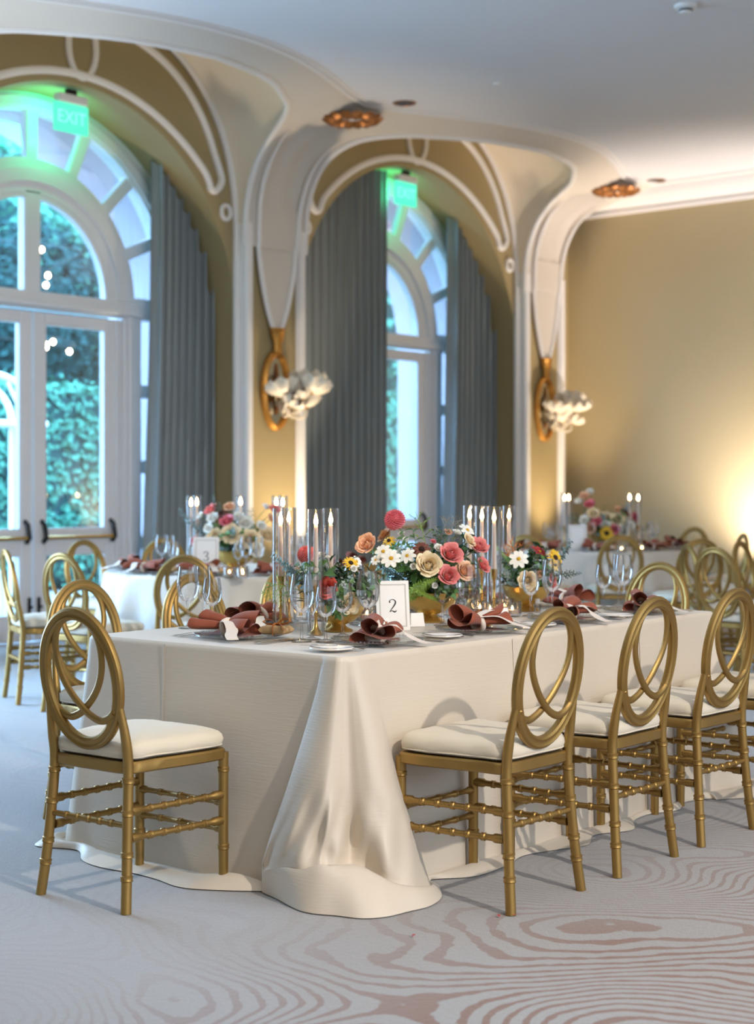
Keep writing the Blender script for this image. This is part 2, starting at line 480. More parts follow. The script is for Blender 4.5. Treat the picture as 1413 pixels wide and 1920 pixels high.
def pilaster(up, detail):
    b = MB()
    b.box((up, VW - .05, 1.86), (.80, .10, 3.72))
    p = b.build('pilaster', OLIVE, wall)
    for s in (-1, 1):
        MB().box((up + s * .355, VW - .075, 1.86), (.095, .15, 3.72), .02).build('pilaster_edge', WHITE, p)
        MB().box((up + s * .30, VW - .108, 1.86), (.018, .02, 3.72), .006).build('pilaster_bead', WHITE, p)
        MB().box((up + s * .42, VW - .03, 1.86), (.05, .06, 3.72), .012).build('pilaster_bead', WHITE, p)
    def fan(i, j):
        x, n, z, a = CP[i]; t = i / NFAN; s = -1 + 2 * j / 16
        dip = .03 * (1 - t) - .17 * t * t
        flute = -.035 * (1 - cos(3 * pi * s)) * .5 * (4 * t * (1 - t)) ** 1.5
        return (up + s * x, VW - (n + dip * (1 - s * s) + flute), z)
    MB().grid(fan, NFAN + 1, 17).build('fan_bracket', FANM, p)
    if not detail: return
    # shield panel that tapers down to the lamp
    def fn(z):
        if z <= 3.5: return .125
        for a, b in zip(CP, CP[1:]):
            if a[2] <= z <= b[2]: return a[1] + (b[1] - a[1]) * (z - a[2]) / max(1e-6, b[2] - a[2]) + .018
        return .6
    L = [(x, z, fn(z)) for x, z in cr([(.33, 4.47), (.30, 4.36), (.285, 4.2), (.275, 4.0), (.265, 3.75), (.25, 3.5), (.20, 3.2), (.125, 2.93), (.05, 2.76)], 6)]
    LP = [q for q in L if q[1] < 3.92]
    MB().grid(lambda i, j: (up + LP[i][0] * (-1 + j / 4), VW - LP[i][2] - .012 * min(1, (3.95 - LP[i][1]) * 4), LP[i][1]), len(LP), 9).build('shield_panel', FANM, p)
    for s in (-1, 1):
        MB().tube([(up + s * x, VW - n - .02, z) for x, z, n in L], .024, 8, sc=[min(1, .12 + i / 14) for i in range(len(L))]).build('shield_bead', WHITE, p)
for k, up in enumerate(PILS): pilaster(up, k >= 2)

def ring(x, z, a, b, r, uc, name='ring_moulding'):
    MB().tube([(uc + x + a * cos(t * pi / 20), VW - .012, z + b * sin(t * pi / 20)) for t in range(40)], r, 8, True, (0, 1, 0)).build(name, WHITE, wall)
for uc in BAYS[1:]:
    # crescent moulding over the arch
    RI, ZI = 2.02, 2.68
    inner = [(RI * sin(radians(t)), ZI + RI * cos(radians(t))) for t in range(-45, 46, 5)]
    oc = []
    for a in range(24, 157, 4):
        x, z = apt(a); x0, z0 = apt(a - 1); x1, z1 = apt(a + 1); x -= 2.225
        d = Vector((z1 - z0, -(x1 - x0))).normalized(); oc.append((x + d.x * .17, z + d.y * .17))
    # inner (left to right), tip, outer (right to left), tip
    tip = [(1.475, 4.03), (1.50, 3.975), (1.56, 3.965), (1.615, 4.02), (1.63, 4.10)]
    path = inner + tip + oc[::-1] + [(-x, z) for x, z in tip[::-1]]
    path = cr(path, 3, True)
    MB().tube([(uc + x, VW - .012, z) for x, z in path], .034, 8, True, (0, 1, 0)).build('crescent_moulding', WHITE, wall)
    ring(0.03, 4.93, .145, .25, .028, uc)
    for s in (-1, 1): ring(s * 1.69, 3.79, .055, .062, .022, uc)

# ---------------------------------------------------------------- windows and doors
ZW = 2.95
def arc(r, n=32, z=ZW, a0=0, a1=180):
    return [(r * cos(radians(a0 + (a1 - a0) * k / n)), z + r * sin(radians(a0 + (a1 - a0) * k / n))) for k in range(n + 1)]
def window(idx, uc, glazed):
    root = bpy.data.objects.new('window_%d' % idx, None); COL.objects.link(root)
    root.location = (uc - .04, VWIN, 0); struct(root)
    root['label'] = ('arched window beside the parted narrow curtain', 'arched window half hidden by the wide drawn curtain')[idx - 1] if idx < 3 else 'arched window further along the wall'
    B = lambda name, mb, mat=FRAMEM, sm=30: mb.build(name, mat, root, sm)
    n = 36
    a = [(1.53, z) for z in (0, 1, 2)] + arc(1.53, n) + [(-1.53, z) for z in (2, 1, 0)]
    b = [(RO + .03, z) for z in (0, 1, 2)] + [((RO + .03) * cos(pi * k / n), ZO + (RO + .03) * sin(pi * k / n)) for k in range(n + 1)] + [(-RO - .03, z) for z in (2, 1, 0)]
    B('outer_frame', MB().strip(a, b, -.03, .12))
    B('arch_ring', MB().strip(arc(.84, n), arc(1.13, n), -.01, .09))
    B('arch_moulding', MB().strip(arc(.93, n), arc(1.04, n), -.05, -.01))
    B('outer_moulding', MB().strip(arc(1.55, n), arc(1.63, n), -.06, -.03))
    for k in range(9):
        an = radians(22.5 * k)
        m = Matrix.Translation((0, 0, ZW)) @ Matrix.Rotation(-an, 4, 'Y')
        B('glazing_bar', MB().box((1.33, .04, 0), (.44, .09, .11), .01, m))
    B('transom', MB().box((0, .03, 2.885), (3.06, .14, .15), .012))
    B('transom_ledge', MB().box((0, -.05, 2.85), (2.3, .06, .05), .012))
    B('transom_mullion', MB().box((0, .04, 3.38), (.17, .10, .86), .01))
    B('head_rail', MB().strip(arc(.80, n), arc(.85, n), .0, .07))
    for s in (-1, 1):
        B('mullion', MB().box((s * 1.10, .04, 1.43), (.22, .12, 2.86), .012))
        B('mullion_bead', MB().box((s * 1.06, -.035, 1.43), (.05, .04, 2.86), .012))
        for z in (.14, .81, 1.49, 2.17):
            B('glazing_bar', MB().box((s * 1.37, .04, z), (.34, .09, .28 if z < .2 else .12), .01))
    if glazed:
        for k in range(8):
            a0, a1 = 22.5 * k + 2.6, 22.5 * (k + 1) - 2.6
            B('pane', MB().strip(arc(1.12, 4, ZW, a0, a1), arc(1.54, 4, ZW, a0, a1), .035, .041), PANEG)
        for s in (0, 1):
            q = arc(.82, 14, ZW, 90 * s, 90 * s + 90); c = [(0, ZW)] * 15
            B('pane', MB().prism([(0, ZW)] + q, .035, .041), PANEG, 0)
        for s in (-1, 1):
            for z0, z1 in ((.28, .76), (.86, 1.44), (1.54, 2.12), (2.22, 2.82)):
                B('pane', MB().box((s * 1.37, .038, (z0 + z1) / 2), (.34, .006, z1 - z0)), PANEG, 0)
def door(idx, uc, s, full):
    root = bpy.data.objects.new('door_%d' % idx, None); COL.objects.link(root)
    root.location = (uc - .04, VWIN + .02, 0); struct(root)
    root['label'] = 'white glazed garden door leaf with a push bar and long bolts'
    x0, x1 = .008, .985
    st = (.115, .19)                       # meeting stile, hinge stile
    xa, xb = x0 + st[0], x1 - st[1] + .0
    B = lambda name, mb, mat=FRAMEM, par=root, sm=30: mb.build(name, mat, par, sm)
    B('stile', MB().box((s * (x0 + xa) / 2, 0, 1.40), (st[0], .07, 2.78), .008))
    B('stile', MB().box((s * (xb + x1) / 2, 0, 1.40), (st[1], .07, 2.78), .008))
    for z0, z1 in ((.01, .22), (.74, .94), (2.70, 2.79)):
        B('rail', MB().box((s * (xa + xb) / 2, 0, (z0 + z1) / 2), (xb - xa, .07, z1 - z0), .006))
    B('door_moulding', MB().box((s * (xb + .11), -.045, 1.40), (.03, .03, 2.78), .008))
    if not full: return
    for z0, z1 in ((.22, .74), (.94, 2.70)):
        B('pane', MB().box((s * (xa + xb) / 2, 0, (z0 + z1) / 2), (xb - xa, .006, z1 - z0)), PANEG, root, 0)
        B('pane_bead', MB().strip([(s * xa, z0), (s * xb, z0), (s * xb, z1), (s * xa, z1)], [(s * (xa + .018), z0 + .018), (s * (xb - .018), z0 + .018), (s * (xb - .018), z1 - .018), (s * (xa + .018), z1 - .018)], -.028, .028, True))
    pb = B('push_bar', MB().tube([(s * xa * .72, -.09, .88), (s * (xb + .06), -.09, .88)], .016, 8), BRASS)
    for x in (xa * .72, xb + .05):
        B('bar_bracket', MB().tube([(s * x, -.03, 1.02), (s * x, -.075, .99), (s * x, -.1, .88), (s * x, -.06, .84)], .02, 8, nrm=(1, 0, 0)), DARK, pb)
    bo = B('bolt', MB().box((s * .05, -.045, .28), (.026, .03, .2), .006), DARK)
    B('bolt_knob', MB().lathe([(0, -.02), (.012, -.015), (.012, .015), (0, .02)], 8, Matrix.Translation((s * .05, -.07, .30)) @ Matrix.Rotation(pi / 2, 4, 'X')), DARK, bo)
for i, (k, uc) in enumerate(((1, BAYS[1]), (2, BAYS[2]), (0, BAYS[0]))):  # last bay is assumed: its window and doors stand out of view
    window(i + 1, uc, i < 2)
    for s in (-1, 1): door(2 * i + (1 if s < 0 else 2), uc, s, i < 2)

# ---------------------------------------------------------------- curtains
def curtain(u0, u1, v, uc, folds, label, seed, lean=0.0, ztop=None):
    r = random.Random(seed); n = folds * 14; rows = 26
    ph = [r.uniform(-.5, .5) for _ in range(folds + 2)]
    def f(i, j):
        a = i / n; t = j / rows
        x = u0 + (u1 - u0) * a
        k = min(int(a * folds), folds)
        w = a * folds + .10 * sin(7 * a + seed) + .12 * sin(2.2 * t + ph[k] * 2) * t
        am = .074 * (.75 + .35 * sin(5 * a + seed))
        y = v + am * sin(2 * pi * w) + .012 * sin(4 * pi * w + 1 + 2 * t)
        xx = x + .020 * sin(4 * pi * w) + lean * t * t * (1 - a)
        xx = max(min(xx, uc + RO - .015), uc - RO + .015)
        top = ZO + sqrt(max(.01, (RO - .012) ** 2 - (xx - uc) ** 2))
        z = .015 + (top - .015) * (1 - t)
        return (xx, y, z)
    o = MB().grid(f, n + 1, rows + 1).build('curtain', CURT, None, 60)
    return tag(o, label, 'curtain', 'blue grey window curtains')
curtain(9.66, 10.36, 10.62, BAYS[1], 8, 'slate blue curtain gathered beside the full garden door', 3, -.12)
curtain(11.20, 12.88, 10.60, BAYS[2], 15, 'wide slate curtain drawn halfway across its arched window', 5, -.0)
curtain(14.02, 14.82, 10.62, BAYS[2], 8, 'slate blue curtain gathered at the jamb near the plain wall', 9, -.10)

# ---------------------------------------------------------------- exit signs, ceiling fittings
def exit_sign(p, label):
    t = thing('exit_sign', label, 'exit sign', p, 0, 'green exit signs')
    MB().box((0, 0, .155), (.30, .09, .07), .008).build('housing', PLAST, t)
    MB().box((0, 0, .21), (.10, .05, .06), .006).build('mount', DARK, t)
    pl = MB().box((0, 0, 0), (.36, .02, .24), .004).build('lit_panel', EXITG, t)
    cu = bpy.data.curves.new('lettering', 'FONT'); cu.body = 'EXIT'; cu.size = .15; cu.align_x = 'CENTER'; cu.align_y = 'CENTER'; cu.extrude = .001
    cu.materials.append(EXITL)
    o = bpy.data.objects.new('tmp', cu); me = bpy.data.meshes.new_from_object(o); bpy.data.objects.remove(o)
    link('lettering', me, pl, (0, -.0125, 0), (pi / 2, 0, 0))
    g = bpy.data.lights.new('exit_glow', 'AREA'); g.energy = 4.5; g.color = (.04, 1, .42); g.shape = 'RECTANGLE'; g.size = .34; g.size_y = .22  # added area lamp behind the panel, casting green glow on arch and curtain
    link('exit_glow', g, t, (0, .05, .0), (pi / 2 + .2, 0, 0))
exit_sign((BAYS[1] + .02, 10.42, 4.36), 'lit green exit sign hung in the arch with both door leaves in view')
exit_sign((BAYS[2] + .0, 10.42, 4.36), 'lit green exit sign against the top of the wide drawn curtain')

def ornament(u):
    t = thing('gilt_rosette', 'bronze leaf rosette on the fan bracket %s' % ('between the two windows' if u < 12 else 'beside the plain wall'), 'ceiling ornament', (u, VW - 1.06, ZL + .02), 0, 'gilt ceiling rosettes')
    m = MB()
    for k in range(14):
        a = 2 * pi * k / 14
        pts = cr([(.10, 0, -.02), (.16, 0, -.055), (.22, 0, -.045), (.27, 0, -.012)], 4)
        R = Matrix.Rotation(a, 4, 'Z')
        m.sweep([R @ Vector(p) for p in pts], [(-.045, 0), (0, -.018), (.045, 0), (0, .010)], sc=[.7 + .5 * sin(pi * (i + 1) / 15) if i < 12 else .35 for i in range(len(pts))], nrm=(0, 0, 1))
    m.build('leaf_ring', BRONZE, t)
    MB().lathe([(0, -.03), (.05, -.035), (.10, -.02), (.12, 0)], 24).build('boss', WHITE, t)
ornament(UP); ornament(UP + PB)
def downlight(px, py, label):
    p = at_z(px, py, ZC)
    t = thing('downlight', label, 'downlight', p, 0, 'recessed ceiling downlights')
    MB().lathe([(.075, -.002), (.085, -.010), (.10, -.008), (.105, .0)], 28).build('trim_ring', BRONZE, t)
    MB().lathe([(0, -.004), (.074, -.004)], 28).build('baffle', DARK, t)
downlight(758, 193, 'dark recessed downlight past the rosette between the windows')
downlight(1230, 338, 'dark recessed downlight by the rosette at the plain wall')
downlight(1409, 331, 'dark recessed downlight along the plain wall cornice')
p = at_z(1285, 18, ZC - .03)
t = thing('smoke_detector', 'round white smoke detector alone on the ceiling', 'smoke detector', (p.x, p.y, ZC))
MB().lathe([(0, -.055), (.035, -.055), (.045, -.045), (.045, -.03), (.075, -.022), (.08, 0)], 24).build('housing', PLAST, t)
MB().lathe([(.046, -.043), (.048, -.040), (.048, -.034), (.046, -.031)], 24).build('vent_ring', DARK, t)
p = at_z(933, 156, ZC)
t = thing('sprinkler_head', 'tiny white sprinkler disc on the bare ceiling', 'sprinkler', p)
MB().lathe([(0, -.014), (.03, -.012), (.04, 0)], 16).build('cover_disc', PLAST, t)

# ---------------------------------------------------------------- mirrored wall lamps
def sconce(up, label):
    t = thing('wall_sconce', label, 'wall lamp', (up, VW - .12, 2.2), 0, 'gilt mirrored wall lamps')
    el = [(.165 * sin(2 * pi * k / 40), 0, .345 * cos(2 * pi * k / 40)) for k in range(40)]
    fr = MB().sweep(el, [(-.034, .0), (-.026, -.035), (.0, -.05), (.024, -.03), (.03, 0)], True, (0, 1, 0)).build('oval_frame', GILT, t)
    MB().prism([(p[0], p[2]) for p in el], -.008, -.002).build('mirror', MIRR, t, 0)
    MB().lathe([(.035, -.02), (.05, .02), (.045, .06), (.075, .14), (.085, .19), (.095, .20), (.09, .215), (0, .215)], 16, Matrix.Translation((0, -.03, .36)) @ Matrix.Scale(.6, 4, (0, 1, 0))).build('cup', GILT, t)
    MB().tube(cr([(0, -.01, .25), (0, -.03, .12), (0, -.04, .0), (0, -.03, -.14), (0, -.01, -.22)], 5), .014, 8).build('stem', BRONZE, t)
    def shell():
        m = MB(); n = 40
        def f(i, j):
            a = 2 * pi * i / n; s = j / 6
            r = .02 + .125 * s ** .55; r *= 1 + .12 * s * cos(9 * a)
            return (r * cos(a), r * sin(a) * .85, .085 * s ** 1.6 - .022 * s * s * cos(9 * a))
        m.grid(f, n, 7, True)
        return m.mesh('shell_shade', CERAM, 60)
    sm = shell()
    for k, (x, y, z, sc) in enumerate(((-.14, -.26, -.04, 1.2), (.05, -.40, -.02, 1.25), (.17, -.24, .06, 1.2), (-.06, -.22, -.13, 1.0), (.10, -.30, -.15, 1.0), (.0, -.34, -.08, .95), (.12, -.20, -.06, .9))):
        ar = MB().tube(cr([(0, -.03, -.10), (x * .3, y * .5, -.19 + z * .3), (x * .85, y * .95, z - .10), (x, y, z)], 5), .012, 8).build('arm', CERAM, t)
        link('shell_shade', sm, ar, (x, y, z - .01), (rnd.uniform(.1, .7), rnd.uniform(-.4, .4), rnd.uniform(0, 3)), sc)
        MB().lathe([(0, -.03), (.016, -.03), (.02, 0), (.016, .045), (0, .06)], 10, Matrix.Translation((x, y, z))).build('candle_bulb', GILT, ar)
    for k in range(7):
        a = 2 * pi * k / 7
        pts = [(0, -.10, -.14), (.05 * cos(a), -.16, -.14 + .05 * sin(a)), (.09 * cos(a), -.20, -.14 + .08 * sin(a)), (.10 * cos(a), -.24, -.15 + .11 * sin(a))]
        MB().sweep(cr(pts, 4), [(-.022, 0), (0, .012), (.022, 0), (0, -.012)], sc=[.5 + sin(pi * i / 12) for i in range(13)]).build('acanthus_leaf', CERAM, t)
sconce(UP, 'gilt oval mirror lamp with ivory shells between the two windows')
sconce(UP + PB, 'gilt oval mirror lamp with ivory shells beside the plain wall')

# assumed floor washers that light the pilasters and the plain wall
def washer(p, rx, label):
    t = thing('floor_uplight', label, 'uplight', p, rx, 'floor uplights')
    MB().lathe([(0, .02), (.07, .02), (.08, .05), (.08, .17), (.072, .18), (.072, .165), (0, .165)], 20).build('can', DARK, t)
    MB().box((0, 0, .01), (.16, .16, .02), .005).build('base_plate', DARK, t)
    for s in (-1, 1): MB().box((s * .086, 0, .07), (.008, .03, .12), .002).build('yoke_arm', DARK, t)
washer((10.9, 9.72, 0), 0, 'black floor uplight at the pilaster between the windows')
washer((15.2, 9.75, 0), 0, 'black floor uplight at the pilaster beside the plain wall')
washer((15.55, 7.15, 0), 0, 'black floor uplight washing the plain wall')
# ---------------------------------------------------------------- garden beyond the doors
STONE = M('pale_brick', S(196, 176, 180), .8, var=.05, vscale=9)
PAVE = M('terrace_paving', S(140, 138, 132), .8, var=.08, vscale=3)
LEAFD = M('hedge_leaf', S(70, 122, 100), .9, var=.45, vscale=7, Specular_IOR_Level=.1)
LEAFL = M('willow_leaf', S(86, 136, 112), .9, var=.4, vscale=2.2, Specular_IOR_Level=.1)
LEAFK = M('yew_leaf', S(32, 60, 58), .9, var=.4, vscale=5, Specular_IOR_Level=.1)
BARK = M('bark', S(70, 60, 54), .9, var=.3)
IRON = M('white_iron', S(238, 238, 240), .4)
BULB = emit('bulb_glow', (1, .80, .55), 26)
# outer reveals of the arches
for i, uc in enumerate(BAYS[1:]):
    rv = MB()
    ro = opening(36, 1.70, 2.86); rr = opening(36, 2.2, 2.86)
    rv.grid(lambda a, b: (uc + ro[a][0], (VWIN + .13, VWIN + 1.05)[b], ro[a][1]), len(ro), 2)
    rv.grid(lambda a, b: (uc + (ro, rr)[b][a][0], VWIN + 1.05, (ro, rr)[b][a][1]), len(ro), 2)
    struct(rv.build('wall_arch_reveal', STONE), 'pale outer brick reveal of the arched window')
struct(MB().box((14, 22, -.10), (60, 22, .12)).build('terrace_ground', PAVE))
def leaves(name, mat, n, fn, size, parent, seed, droop=0):
    r = random.Random(seed); v = []; f = []
    for _ in range(n):
        p, nv = fn(r)
        d = Vector((nv[0] + r.uniform(-.9, .9), nv[1] + r.uniform(-.9, .9), nv[2] + r.uniform(-.9, .9) - droop)).normalized()
        t = d.orthogonal().normalized(); t = Quaternion(d, r.uniform(0, 6.28)) @ t; b = d.cross(t)
        L = size * r.uniform(.6, 1.3); W = L * .32; o = len(v)
        if droop: t = Vector((r.uniform(-.3, .3), r.uniform(-.3, .3), -1)).normalized(); b = t.orthogonal().normalized(); b = Quaternion(t, r.uniform(0, 6.28)) @ b; L *= 2.2
        p = Vector(p)
        v += [p - t * L * .5, p + b * W + d * W * .3, p + t * L * .5, p - b * W + d * W * .3]
        f += [(o, o + 1, o + 2), (o, o + 2, o + 3)]
    m = MB(); m.add(v, f)
    o = m.build(name, mat, parent, 0); o['kind'] = 'stuff'
    return o
def boxfn(c, s):
    def fn(r):
        k = r.random()
        if k < .62: return (c[0] + r.uniform(-s[0], s[0]), c[1] - s[1] + abs(r.gauss(0, .07)) - .03, c[2] + r.uniform(-s[2], s[2])), (0, -1, .4)
        return (c[0] + r.uniform(-s[0], s[0]), c[1] + r.uniform(-s[1], s[1]), c[2] + s[2] + r.gauss(0, .06)), (0, -.2, 1)
    return fn
def blob(c, s):
    def fn(r):
        while True:
            q = Vector((r.gauss(0, 1), r.gauss(0, 1), r.gauss(0, 1)))
            if q.length > .1: break
        q.normalize(); k = r.uniform(.72, 1.03)
        return (c[0] + q.x * s[0] * k, c[1] + q.y * s[1] * k, c[2] + q.z * s[2] * k), q
    return fn
def hedge(c, s, n, mat, label, seed, size=.11):
    t = thing('hedge', label, 'hedge', (0, 0, 0))
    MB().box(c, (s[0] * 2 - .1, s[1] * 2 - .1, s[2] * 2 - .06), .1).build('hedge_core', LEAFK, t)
    leaves('foliage', mat, n, boxfn(c, s), size, t, seed)
    return t
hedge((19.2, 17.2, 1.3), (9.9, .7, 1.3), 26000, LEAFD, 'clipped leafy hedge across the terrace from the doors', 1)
hedge((22, 28.5, 5.5), (22, .8, 5.6), 22000, LEAFL, 'tall pale green wall of ivy at the back of the garden', 2, .34)
hedge((7.3, 18.6, .9), (1.6, .8, .9), 3500, LEAFD, 'low dark hedge end seen past the door meeting stiles', 8)
def tree(base, h, crown, s, n, mat, label, seed, size=.16, droop=0):
    t = thing('garden_tree', label, 'tree', base, 0)
    MB().tube([(0, 0, 0), (.05, 0, h * .5), (-.05, .05, h)], .16, 8, sc=[1.2, .9, .5]).build('trunk', BARK, t)
    leaves('foliage', mat, n, blob(crown, s), size, t, seed, droop)
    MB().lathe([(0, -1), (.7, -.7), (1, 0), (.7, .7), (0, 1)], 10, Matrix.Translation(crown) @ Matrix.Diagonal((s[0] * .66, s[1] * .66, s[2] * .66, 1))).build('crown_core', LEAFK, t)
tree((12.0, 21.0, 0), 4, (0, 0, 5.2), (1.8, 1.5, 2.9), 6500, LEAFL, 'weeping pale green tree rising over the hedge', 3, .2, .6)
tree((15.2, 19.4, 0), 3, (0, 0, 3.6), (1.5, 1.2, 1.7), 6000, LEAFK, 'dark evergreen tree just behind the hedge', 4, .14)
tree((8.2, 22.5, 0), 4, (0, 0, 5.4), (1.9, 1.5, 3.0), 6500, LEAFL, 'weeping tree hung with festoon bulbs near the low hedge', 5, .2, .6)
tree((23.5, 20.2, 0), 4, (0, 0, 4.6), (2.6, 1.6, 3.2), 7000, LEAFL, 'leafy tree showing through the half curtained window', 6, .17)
tree((17.6, 24.2, 0), 4, (0, 0, 6.0), (2.2, 1.6, 2.6), 4500, LEAFD, 'round crowned tree behind the dark evergreen', 7, .17)
# white iron arbour and bench on the terrace
t = thing('garden_arbour', 'white iron arbour on the terrace outside the doors', 'arbour', (0, 0, 0))
c = at_v(-30, 740, 14.5)
for k in range(2):
    MB().tube([(c.x - .75 * cos(pi * i / 16), 14.5 + k * .5, c.z - .25 + .5 * sin(pi * i / 16)) for i in range(17)], .035, 8, nrm=(0, 1, 0)).build('arch_hoop', IRON, t)
    for s in (-1, 1): MB().tube([(c.x + s * .75, 14.5 + k * .5, -.04), (c.x + s * .75, 14.5 + k * .5, c.z - .25)], .03, 8).build('post', IRON, t)
MB().box((c.x, 14.75, c.z - .30), (1.7, .6, .06), .01).build('beam', IRON, t)
for s in (-.4, 0, .4): MB().tube([(c.x + s * 1.4, 14.5, c.z - .27), (c.x + s * .8, 14.5, c.z + .15)], .02, 6).build('brace', IRON, t)
b = at_v(-8, 1085, 13.6)
t = thing('garden_bench', 'white slatted bench standing outside the doors', 'bench', (b.x - .5, 13.6, -.04))
for k in range(5): MB().box((0, .05 + .09 * k, .46), (1.3, .07, .03), .005).build('seat_slat', IRON, t)
for k in range(4): MB().box((0, .50, .56 + .11 * k), (1.3, .03, .08), .005).build('back_slat', IRON, t)
for s in (-1, 1):
    for y in (.06, .48): MB().box((s * .6, y, .45 if y > .3 else .23), (.06, .06, .9 if y > .3 else .46), .005).build('leg', IRON, t)
def festoon(pts, bulbs, label):
    t = thing('festoon_string', label, 'string lights', (0, 0, 0), 0)
    path = cr(pts, 10)
    MB().tube(path, .006, 5).build('cable', DARK, t)
    for k in bulbs:
        q = Vector(path[int(k * (len(path) - 1))])
        MB().lathe([(0, -.10), (.024, -.085), (.03, -.06), (.018, -.035), (0, -.03)], 10, Matrix.Translation(q)).build('bulb', BULB, t)
        MB().lathe([(0, 0), (.013, -.005), (.014, -.035), (0, -.04)], 8, Matrix.Translation(q)).build('socket', DARK, t)
festoon([(8.6, 20.6, 4.6), at_v(78, 458, 15.4), at_v(86, 515, 15.4), at_v(84, 634, 15.4), at_v(101, 631, 15.4), at_v(115, 648, 15.4), (12.4, 19.2, 3.6)], (.17, .33, .36, .5, .54, .66, .83), 'festoon string with glowing bulbs sagging behind the door glass')
festoon([(21.6, 20.2, 4.2), at_v(762, 560, 15.4), at_v(745, 520, 15.4), (23.5, 20.2, 4.6)], (.3, .6), 'festoon string crossing the half curtained window')
# ---------------------------------------------------------------- gold oval-back chairs
def make_chair(label, group):
    t = thing('oval_back_chair', label, 'chair', group=group)
    def lean(z): return -.205 - .15 * (z - .45)
    def node_prof(L, r, nodes, rn=1.35, w=.006, ends=0):
        """bamboo profile along z: (r,z)"""
        ps = [(0, 0), (r, 0)]
        for q in sorted(nodes):
            ps += [(r, q - w * 1.6), (r * rn, q - w), (r * (rn - .12), q), (r * rn, q + w), (r, q + w * 1.6)]
        ps += [(r, L), (0, L)]
        if ends:
            ps = [(0, 0), (r * 1.5, 0), (r * 1.5, ends), (r * 1.05, ends + .008)] + ps[2:-2] + [(r * 1.05, L - ends - .008), (r * 1.5, L - ends), (r * 1.5, L), (0, L)]
        return ps
    def rod(a, b, r, nodes, ends=0, n=10):
        a, b = Vector(a), Vector(b); d = b - a; L = d.length
        m = Matrix.Translation(a) @ d.to_track_quat('Z', 'Y').to_matrix().to_4x4()
        return MB().lathe(node_prof(L, r, [x * L for x in nodes], ends=ends), n, m)
    # oval ring with a grooved section
    C0, AX, AZ = .705, .166, .205
    prof = [(-.021, 0), (-.0185, -.009), (-.011, -.0135), (-.004, -.009), (.003, -.009), (.011, -.0135), (.0185, -.009), (.021, 0),
            (.0185, .009), (.011, .0135), (.003, .009), (-.004, .009), (-.011, .0135), (-.0185, .009)]
    el = []
    for k in range(56):
        a = 2 * pi * k / 56; z = C0 + AZ * cos(a)
        el.append((AX * sin(a), lean(z), z))
    MB().sweep(el, prof, True, (0, 1, .15)).build('back_ring', GOLD, t, 40)
    half = [(-.138, .608), (-.112, .588), (-.075, .578), (-.035, .590), (.0, .612), (.05, .658), (.088, .715), (.104, .775), (.095, .840), (.06, .884), (0, .902)]
    full_ = half + [(-x, z) for x, z in half[-2::-1]]
    pth = cr(full_, 5); N = len(pth)
    pts = []
    for i, (x, z) in enumerate(pth):
        off = .006 * cos(pi * i / (N - 1)) * (1 if z < .68 else max(0, 1 - (z - .68) / .08))
        pts.append((x, lean(z) + off, z))
    lp = MB().sweep(pts, [(.0125 * cos(2 * pi * k / 10), .009 * sin(2 * pi * k / 10)) for k in range(10)], nrm=(0, 1, .15))
    for s in (-1, 1):
        lp.lathe([(0, -.014), (.010, -.010), (.014, 0), (.010, .010), (0, .014)], 10, Matrix.Translation((s * .140, lean(.612), .614)))
    lp.build('back_loop', GOLD, t, 40)
    # legs
    rear = cr([(.197, -.238, 0), (.184, -.222, .15), (.174, -.209, .32), (.170, -.203, .44), (.170, -.214, .53), (.163, lean(.62) , .62), (.160, lean(.68), .68)], 6)
    rings = (.105, .175, .30, .40)
    for s in (-1, 1):
        P = [(s * x, y, z) for x, y, z in rear]
        sc = []
        for x, y, z in P: sc.append(1.0 if z < .50 else 1.0 - .4 * (z - .5) / .18)
        m = MB().tube(P, .0165, 12, sc=sc)
        for zr in rings:
            i = min(range(len(P)), key=lambda q: abs(P[q][2] - zr)); p = Vector(P[i]); p2 = Vector(P[i + 1])
            R = Matrix.Translation(p + (p2 - p) * ((zr - p.z) / max(1e-6, p2.z - p.z))) @ (p2 - p).to_track_quat('Z', 'Y').to_matrix().to_4x4()
            m.lathe([(.0165, -.010), (.0205, -.007), (.0185, 0), (.0205, .007), (.0165, .010)], 12, R)
        m.build('leg', GOLD, t, 40)
        MB().lathe([(0, 0), (.0155, 0), (.0165, .10), (.0165, .122), (.0205, .126), (.019, .132), (.0205, .138), (.0165, .142), (.0168, .375), (.0205, .379), (.019, .384), (.0205, .389), (.0168, .393), (.018, .44), (0, .44)], 12,
                   Matrix.Translation((s * .196, .192, 0))).build('leg', GOLD, t, 40)
        for z, zf in ((.305, .302), (.222, .218)):
            rod((s * .176, -.200, z), (s * .196, .182, zf), .0098, (.2, .35, .5, .65, .8), .035).build('stretcher', GOLD, t, 40)
    for z in (.305, .218): rod((-.186, .192, z - .03), (.186, .192, z - .03), .0088, (.25, .5, .75), .02).build('stretcher', GOLD, t, 40)
    rod((-.172, -.212, .262), (.172, -.212, .262), .0092, (.2, .35, .5, .65, .8), .0).build('stretcher', GOLD, t, 40)
    # seat frame and cushion
    ol = cr([(-.168, -.205), (0, -.215), (.168, -.205), (.188, -.10), (.212, .06), (.216, .15), (.200, .196), (.13, .212), (0, .216), (-.13, .212), (-.200, .196), (-.216, .15), (-.212, .06), (-.188, -.10)], 4, True)
    def slab(rows):
        m = MB(); n = len(ol)
        m.grid(lambda i, j: (ol[i][0] * rows[j][0], ol[i][1] * rows[j][0], rows[j][1]), n, len(rows), True)
        o = len(m.v); m.v.append((0, 0, rows[-1][1] + rows[-1][2])); K = len(rows)
        m.f += [(i * K + K - 1, ((i + 1) % n) * K + K - 1, o) for i in range(n)]
        return m
